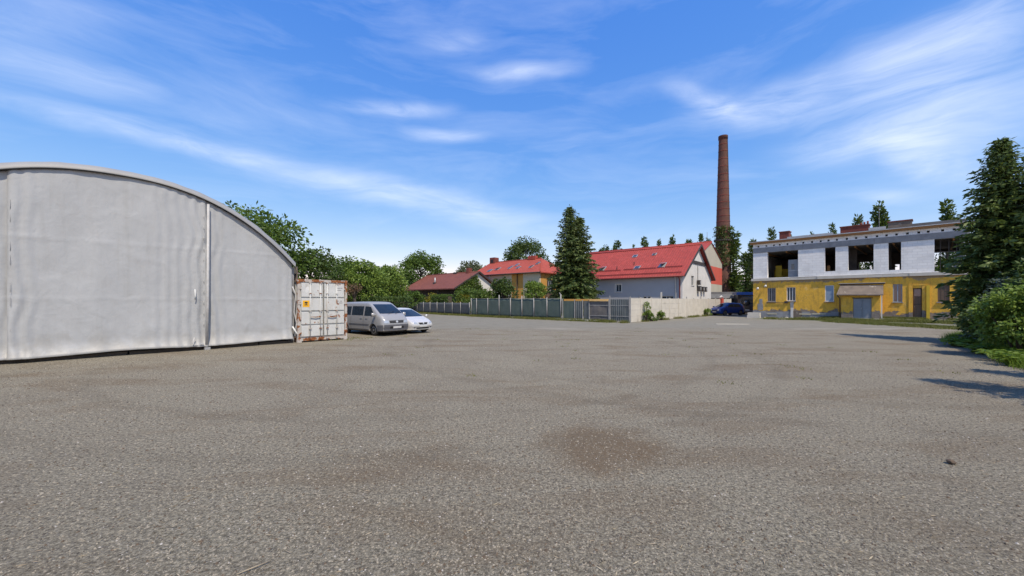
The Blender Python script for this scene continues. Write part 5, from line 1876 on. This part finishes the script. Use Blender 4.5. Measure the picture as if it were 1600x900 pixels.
pts = []
for _ in range(7000):
    x = random.uniform(2.0, 24)
    y = random.choice((random.gauss(-2.9, .55), random.gauss(-.45, .18)))
    if y > -.1 or y < -4.4:
        continue
    if noise.noise(Vector((x * .45, y * .9, 2))) > -.12:
        pts.append(yb_pt(x, y, bank_z(x, y)))
for _ in range(2600):
    f_ = random.random()
    x, y = 29.2 + 1.2 * f_ + random.gauss(0, .55), 35.5 - 10.5 * f_ + random.gauss(0, .5)
    if noise.noise(Vector((x * .5, y * .5, 6))) > -.3:
        pts.append((x, y, 0))
tufts('grass', 'strips of short grass before the yellow building', pts, .2, 'grass', 12, .12)
pts = []
for _ in range(2600):                                                # along the fences
    t_ = random.uniform(-7.2, 13.8)
    d_ = Vector((.72, -.69)) if t_ < 0 else Vector((-.72, .694))
    p = Vector((4.8, 38.4)) + d_ * abs(t_) + Vector((-.69, -.72)) * abs(random.gauss(.15, .38))
    if noise.noise(Vector((t_ * .7, 3, 1))) > -.25:
        pts.append((p.x, p.y, 0))
for _ in range(700):
    t_ = random.uniform(0, 28)
    p = Vector((10.24, 33.9)) + Vector((.68, .734)) * t_ + Vector((.734, -.68)) * abs(random.gauss(.12, .22))
    if noise.noise(Vector((t_ * .5, 8, 1))) > 0:
        pts.append((p.x, p.y, 0))
for _ in range(1500):
    t_ = random.uniform(0, 27)
    p = Vector((-5.3, 48.6)) + DF * t_ + Vector((-.77, -.64)) * abs(random.gauss(.15, .4))
    pts.append((p.x, p.y, 0))
tufts('weeds', 'ragged weeds and grass along the foot of the fences', pts, .26, 'grass', 9, .13)
pts = []
for k in range(60):                                                   # few tufts on the yard
    pts.append((random.uniform(-6, 14), random.uniform(9, 27), 0))
for k in range(30):
    pts.append((random.uniform(-9, -7.2), random.uniform(18.6, 20.4), 0))
tufts('yard_tufts', 'sparse flat tufts of dry grass on the yard', pts, .05, 'grass', 12, .12)

# ------------------------------------------------------------------ loose stones of the yard
ico = [(0, 0, 1), (.9, 0, 0), (0, .8, 0), (-.9, 0, 0), (0, -.8, 0), (0, 0, -.6)]
icf = [(0, 1, 2), (0, 2, 3), (0, 3, 4), (0, 4, 1), (5, 2, 1), (5, 3, 2), (5, 4, 3), (5, 1, 4)]
for nm, mat_, cnt, lo, hi, lab in (('gravel', 'stone', 56000, .003, .011, 'fine grey gravel scattered over the yard'),
                                   ('dark_gravel', 'stone_dark', 26000, .003, .011, 'dark grey chips of gravel scattered over the yard'),
                                   ('pale_gravel', 'stone_white', 2600, .003, .010, 'scattered pale pebbles on the yard'),
                                   ('humus', 'stone_brown', 9000, .004, .014, 'brown crumbs of earth and leaf litter on the yard')):
    r = 1.9 + 17 * RNG.uniform(0, 1, cnt) ** 1.6
    a_ = RNG.uniform(-1.15, 1.15, cnt)
    ctr = np.stack([r * np.sin(a_), r * np.cos(a_), np.zeros(cnt)], 1)
    s = RNG.uniform(lo, hi, cnt) * (1 + r * .035)
    base = np.array(ico)
    an = RNG.uniform(0, 6.28, cnt)
    sc = RNG.uniform(.55, 1.5, (cnt, 3)) * s[:, None]
    sc[:, 2] *= .7
    V = base[None] * sc[:, None]
    ca, sa = np.cos(an)[:, None], np.sin(an)[:, None]
    V = np.stack([V[..., 0] * ca - V[..., 1] * sa, V[..., 0] * sa + V[..., 1] * ca, V[..., 2]], -1) + ctr[:, None]
    F = np.array(icf)
    T = V[:, F].reshape(-1, 3)
    o = np_mesh(nm, T, 3, mat_)
    tag(o, lab, 'gravel', kind='stuff')
mq = 2600
r = 2 + 9 * RNG.uniform(0, 1, mq) ** 1.4
a_ = RNG.uniform(-1.1, 1.1, mq)
P = np.stack([r * np.sin(a_), r * np.cos(a_), np.full(mq, .006)], 1)
D = np.concatenate([RNG.normal(size=(mq, 2)), RNG.uniform(0, .12, (mq, 1))], 1)
M['straw'] = leaf_mat('straw', [(.30, .24, .16), (.42, .36, .26), (.20, .15, .10)], .1)
tag(np_mesh('litter', leaves(P, D, .06, .12), 4, 'straw'), 'short dry straws and bits of litter on the gravel', 'litter', kind='stuff')
cl_ = MB()
bm = bmesh.new()
bmesh.ops.create_icosphere(bm, subdivisions=2, radius=.042)
for v in bm.verts:
    v.co *= 1 + .35 * noise.noise(v.co * 22)
    v.co.z *= .7
me = bpy.data.meshes.new('earth_clod')
bm.to_mesh(me)
bm.free()
me.materials.append(M['stone_brown'])
o = bpy.data.objects.new('earth_clod', me)
o.location = (5.15, 4.58, .03)
C.objects.link(o)
tag(o, 'single dark brown clod of earth lying on the gravel', 'clod')
tag(MB().path([(-1.92, 2.72, .012), (-1.84, 2.78, .02), (-1.77, 2.86, .014)], [.004, .005, .003], 6).build('twig', 'straw', None, True), 'short pale dry twig lying on the gravel', 'twig')

# ------------------------------------------------------------------ trees and shrubs
spruce('spruce_tree', 'dense dark spruce with twin tops rising behind the fence', [(-.45, 0, 14.0, 3.0), (.85, .3, 12.7, 2.9)], (8.0, 51.0, 0), 'needle', .5, 48, 14, .28, .5, .58, .6)
spruce('spruce_tree', 'large dark spruce overhanging the right end of the yellow building', [(0, 0, 8.85, 1.5)], (21.3, 17.0, 0), 'needle_near', .27, 54, 17, .13, 1.9, .66, .6)
spruce('spruce_tree', 'second dark spruce standing close behind the large one', [(0, 0, 8.3, 2.0)], (22.0, 15.7, 0), 'needle_near', .27, 44, 15, .15, 1.2, .68, .6)
spruce('spruce_tree', 'spruce at the corner of the planted bed casting shade on gravel', [(0, 0, 8.6, 2.1)], (12.5, 4.3, 0), 'needle_near', .28, 36, 10, .2, .6, .75, .5)
spruce('spruce_tree', 'short spruce beside the one at the corner of the bed', [(0, 0, 6.4, 1.7)], (14.6, 6.9, 0), 'needle_near', .26, 30, 10, .2, .5, .75, .5)
spruce('blue_spruce', 'small silvery blue spruce low between the green shrubs', [(0, 0, 2.75, 1.1)], (20.0, 15.9, 0), 'needle_blue', .17, 20, 12, .11, .25, .7, .2)
bush('juniper', 'dark spreading juniper at the edge of the gravel', (21.9, 17.3, 0), 1.2, 1.1, 1.15, 'needle_near', .17, 70, 120, .42)
bush('juniper', 'dark dense juniper hugging the ground below the silvery spruce', (19.1, 15.0, 0), 1.2, 1.15, .95, 'needle_near', .15, 70, 120, .38)
bush('shrub', 'bright green leafy shrub beside the low junipers', (18.5, 13.4, 0), 1.1, 1.1, 1.25, 'leaf_light', .15, 60, 90, .35)
bush('shrub', 'tall green shrub below the dark spruces', (19.9, 14.4, 0), 1.4, 1.3, 1.7, 'leaf_dark', .16, 70, 100, .42)
bush('shrub', 'rounded green shrub at the near end of the planted bed', (15.9, 9.4, 0), 1.0, 1.0, .9, 'leaf_mid', .14, 50, 80, .3)
bush('shrub', 'dense bright green shrub hanging over the fern clumps', (16.9, 12.9, 0), 1.05, 1.0, 1.2, 'leaf_light', .13, 90, 110, .36)
for k, (x, y, lab) in enumerate(((17.0, 14.1, 'light green fern clump before the low juniper'), (15.7, 12.3, 'bright green fern clump on the bed edge'),
                                 (15.0, 11.4, 'broad bright fern clump beside the gravel edge'), (18.6, 16.2, 'small fern clump under the silvery spruce'))):
    f = thing('fern', lab, 'fern', (x, y, 0), k)
    V = []
    for q in range(34):
        an = random.uniform(0, 6.28)
        L = random.uniform(.45, .85)
        u = np.linspace(.1, 1, 12)[:, None]
        dx = np.array([math.cos(an), math.sin(an), 0])
        p = dx * L * u * .8 + np.array([0, 0, 1]) * (L * (1.25 * u - .85 * u ** 2))
        p[:, :2] += np.random.default_rng(q).normal(size=2) * .12
        sd2 = np.array([-math.sin(an), math.cos(an), 0])
        for s in (-1, 1):
            V.append(leaves(p, dx * .5 + sd2 * s * np.ones((12, 1)) + [0, 0, -.1], .17, .32))
    np_mesh('fronds', np.concatenate(V), 4, 'fern', f)
    MB().path([(0, 0, -.02), (0, 0, .12)], .05, 6).build('crown_base', 'bark', f)
M['bed_soil'] = pm('bed_soil', (.10, .085, .06), (.07, .07, .03), 1.4, .95, bmp=.6)
mb = MB()
e_ = [Vector((10.0, 3.4)), Vector((12.0, 7.6)), Vector((14.3, 10.7)), Vector((16.0, 12.4)), Vector((18.6, 15.4)), Vector((21.2, 18.8)), Vector((25, 21.2)), Vector((40, 22)), Vector((40, 2)), Vector((22, -3))]
e_[0] = Vector((11.2, 1.0))
e_[1] = Vector((12.9, 7.4))
mb.add([(p.x, p.y, .012) for p in e_], [tuple(range(len(e_)))])
tag(mb.build('planted_bed', 'bed_soil'), 'dark soil of the planted bed on the right', None, kind='structure')
pts = []
for _ in range(3600):
    i = random.choice((0, 1, 2, 3, 4, 5))
    p = e_[i].lerp(e_[i + 1], random.random()) + Vector((.72, -.69)) * random.uniform(-.25, 1.6)
    pts.append((p.x, p.y, .01))
tufts('bed_grass', 'tall bright grass along the edge of the planted bed', pts, .34, 'fern', 10, .1, w=.009)

broadleaf('broadleaf_tree', 'tall broad green tree rising behind the grey hall', (-24.2, 36.5, 0), 10.4, 5.0, 4.6, 'leaf_mid', .36, 120, 75, 1.25)
broadleaf('broadleaf_tree', 'dark green tree behind the rusty container', (-20.6, 40.0, 0), 7.2, 3.2, 3.2, 'leaf_dark', .32, 80, 75, .9)
broadleaf('broadleaf_tree', 'slender green tree between the container and fruit trees', (-19.5, 45.5, 0), 6.8, 2.0, 2.9, 'leaf_mid', .3, 60, 60, .7)
broadleaf('fruit_tree', 'light green fruit tree with loose crown above the minivan', (-15.9, 42.5, 0), 6.2, 2.3, 2.7, 'leaf_light', .28, 75, 60, .62)
broadleaf('fruit_tree', 'broad light green fruit tree next to the bungalow garden', (-14.7, 46.5, 0), 6.0, 2.2, 2.7, 'leaf_light', .28, 75, 60, .6)
broadleaf('fruit_tree', 'dense mid green fruit tree behind the silver cars', (-17.0, 51.0, 0), 6.4, 2.7, 2.9, 'leaf_mid', .3, 80, 70, .7)
broadleaf('broadleaf_tree', 'round dark green tree standing left of the bungalow roof', (-17.6, 75.0, 0), 11.0, 4.4, 3.9, 'leaf_mid', .42, 110, 70, 1.1)
broadleaf('broadleaf_tree', 'large grey green tree behind the ochre terrace', (3.0, 86.0, 0), 15.4, 4.5, 4.3, 'leaf_dark', .45, 90, 70, 1.2)
broadleaf('broadleaf_tree', 'pale grey leaved tree behind the bungalow ridge', (-9.4, 88.0, 0), 10.6, 3.2, 3.2, 'leaf_grey', .42, 60, 55, .9)
broadleaf('broadleaf_tree', 'low green tree behind the brick chimney stack of the terrace', (-6.4, 96.0, 0), 10.4, 5.5, 3.2, 'leaf_mid', .45, 70, 60, 1.1)
broadleaf('garden_tree', 'dark small tree before the grey bay of the terrace', (-1.2, 53.0, 0), 5.0, 1.75, 2.2, 'leaf_dark', .26, 60, 70, .5)
broadleaf('garden_tree', 'small round light green tree before the ochre terrace', (2.75, 47.0, 0), 4.3, 1.35, 1.55, 'leaf_light', .2, 60, 70, .38)
broadleaf('garden_tree', 'purple leaved small tree between the container and hedge', (-15.9, 39.5, 0), 3.7, .6, .7, 'leaf_purple', .2, 14, 30, .3)
for (x, y, rx, rz, m_, lab) in ((-14.9, 60.3, 1.7, 1.75, 'leaf_mid', 'clipped round green bush beside the yellow bush'),
                                (-12.2, 60.2, 1.0, 1.55, 'leaf_yellow', 'golden yellow bush below the dark veranda'),
                                (-6.6, 53.4, 1.05, 1.45, 'leaf_yellow', 'golden yellow bush at the corner of the green fence'),
                                (-17.2, 61.5, 1.8, 1.6, 'leaf_dark', 'low dark green bush under the fruit trees'),
                                (-4.0, 51.5, 1.9, 1.75, 'ivy', 'wide green bush before the bungalow gable'),
                                (-6.0, 53.5, 1.8, 1.9, 'ivy', 'rounded green bush growing against the creeper')):
    bush('bush', lab, (x, y, 0), rx, rx, rz, m_, .22, 46, 70, .36)
hg = thing('hedge', 'clipped green hedge below the dark veranda', 'hedge', (-9.9, 55.4, 0), math.atan2(DF.y, DF.x))
mq = 7000
P = np.stack([RNG.uniform(-2.2, 2.6, mq), RNG.uniform(-.5, .5, mq), RNG.uniform(.1, 2.75, mq)], 1)
P[:, 1] = np.where(RNG.uniform(0, 1, mq) < .6, np.sign(P[:, 1]) * .5, P[:, 1])
np_mesh('foliage', leaves(P, rand_dir(mq), .16), 4, 'leaf_mid', hg)
MB().box(-2.1, -.3, 0, 2.5, .3, 2.5).build('hedge_core', 'bark', hg)
hg2 = thing('hedge', 'rough green hedge behind the minivan and container', 'hedge', (-17.5, 41.5, 0), math.atan2(-.15, .98))
P = np.stack([RNG.uniform(-4, 7, 12000), RNG.normal(0, .45, 12000), RNG.uniform(0, 1, 12000) ** .8 * 2.3], 1)
np_mesh('foliage', leaves(P, rand_dir(12000), .22), 4, 'leaf_dark', hg2)
MB().box(-3.8, -.3, 0, 6.8, .3, 1.8).build('hedge_core', 'bark', hg2)
# weeds growing against the concrete wall
for k, (t_, h_, r_, lab, m_) in enumerate(((2.55, 1.75, .32, 'tall leafy weed growing against the concrete fence', 'leaf_light'), (3.7, .75, .55, 'low round weed at the foot of the concrete fence', 'leaf_mid'),
                                           (5.9, .95, .28, 'thin weed in front of the tall concrete post', 'leaf_light'), (20.3, .9, .5, 'leafy weed near the far end of the concrete fence', 'leaf_light'))):
    p = Vector((10.24, 33.9)) + Vector((.68, .734)) * t_ + Vector((.734, -.68)) * .35
    bush('weed', lab, (p.x, p.y, 0), r_, r_, h_ / 2, m_, .14, 16, 40, .16, cat='weed')
# poplars
rows_ = [(938, 110, 17.6), (952, 112, 18.4), (957, 104, 16.0), (968, 110, 18.6), (990, 110, 17.6), (1007, 112, 19.4), (1012, 104, 17.4), (1030, 110, 19.6), (1051, 110, 20.0), (1068, 112, 18.0), (1073, 110, 19.6), (1097, 110, 21.2), (1103, 118, 21.0)]


pops = []


def poplar(label, group, loc, h, r, dense=1.0):
    """slim tree; four differing shapes, later ones are copies"""
    if len(pops) < 4:
        o = thing('poplar_tree', label, 'tree', loc, 0, group)
        P, D = [], []
        wide = (.75, 1.0, .85, 1.1)[len(pops)]
        lean = random.uniform(-.25, .25)
        for k in range(75):
            f = random.uniform(0.06, 1)
            rr_ = (math.sin(min(1, f * 1.15) * math.pi * .82) ** .7 * .9 + .1) * random.uniform(.25, 1.1) * (1 - f * .5) * wide
            an = random.uniform(0, 6.28)
            c = np.array([rr_ * math.cos(an) + lean * f, rr_ * math.sin(an), f * 10 * random.uniform(.9, 1.02)])
            m = int(random.uniform(20, 60))
            q = rand_dir(m)
            P.append(c + q * np.array([.26, .26, .6]) * RNG.uniform(.4, 1, (m, 1)) * random.uniform(.6, 1.3))
            D.append(q + [0, 0, .4])
        np_mesh('crown', leaves(np.concatenate(P), np.concatenate(D), .3, .5, .6), 4, 'leaf_dark', o)
        MB().path([(0, 0, -.1), (lean * .5, 0, 5), (lean, 0, 9.6)], [.2, .12, .02], 7).build('trunk', 'bark', o, True)
        pops.append(o)
    else:
        o = copy_tree(random.choice(pops))
        for k in ('label', 'group'):
            if k in o:
                del o[k]
        tag(o, label, 'tree', group)
    o.location = loc
    o.rotation_euler = (0, 0, random.uniform(0, 6.28))
    o.scale = (r * random.uniform(.85, 1.2), r, h / 10.3)
    return o


for px, Y, h in rows_:
    poplar('distant poplar in the row rising behind the red roofs', 'poplars behind the red roofs', ((px - 800) / 610 * Y + random.uniform(-.6, .6), Y, 0), h * random.uniform(.96, 1.03), random.uniform(1.2, 1.9))
for x, Y, h, r, lab in ((45.6, 80, 16.6, 1.9, 'tall dense poplar just right of the brick chimney'), (49.2, 82, 12.4, 1.9, 'shorter broad poplar right of the brick chimney'),
                        (45.5, 74, 14.0, 1.3, 'narrow poplar next to the corner of the yellow building'), (43.5, 90, 13, 2.2, 'broad poplar behind the low grey shed')):
    poplar(lab, None, (x, Y, 0), h, r)
for px, Y, h, r in ((1204, 92, 19.2, 1.3), (1234, 96, 18.6, 1.0), (1268, 94, 18.4, 1.3), (1301, 96, 20.4, 1.4), (1343, 92, 22.2, 1.5), (1481, 86, 23.8, 2.4)):
    poplar('distant poplar top rising above the yellow building roof', 'poplars behind the yellow building', ((px - 800) / 610 * Y, Y, 0), h, r)
poplar('largest poplar rising over the roof of the yellow building', None, (577 / 610 * 90, 90, 0), 24.6, 2.2)
# far wood closing the view
V, mq = [], 60000
xx = RNG.uniform(-190, 190, mq)
top = 6.5 + 2.2 * np.sin(xx * .11) + 1.4 * np.sin(xx * .37 + 1) + 1.0 * np.sin(xx * .9)
P = np.stack([xx, 125 + RNG.normal(0, 4, mq), RNG.uniform(0, 1, mq) ** .7 * top], 1)
tag(np_mesh('far_wood', leaves(P, rand_dir(mq), .95, .6), 4, 'leaf_dark'), 'far line of dark green woodland beyond the houses', 'woodland', kind='stuff')
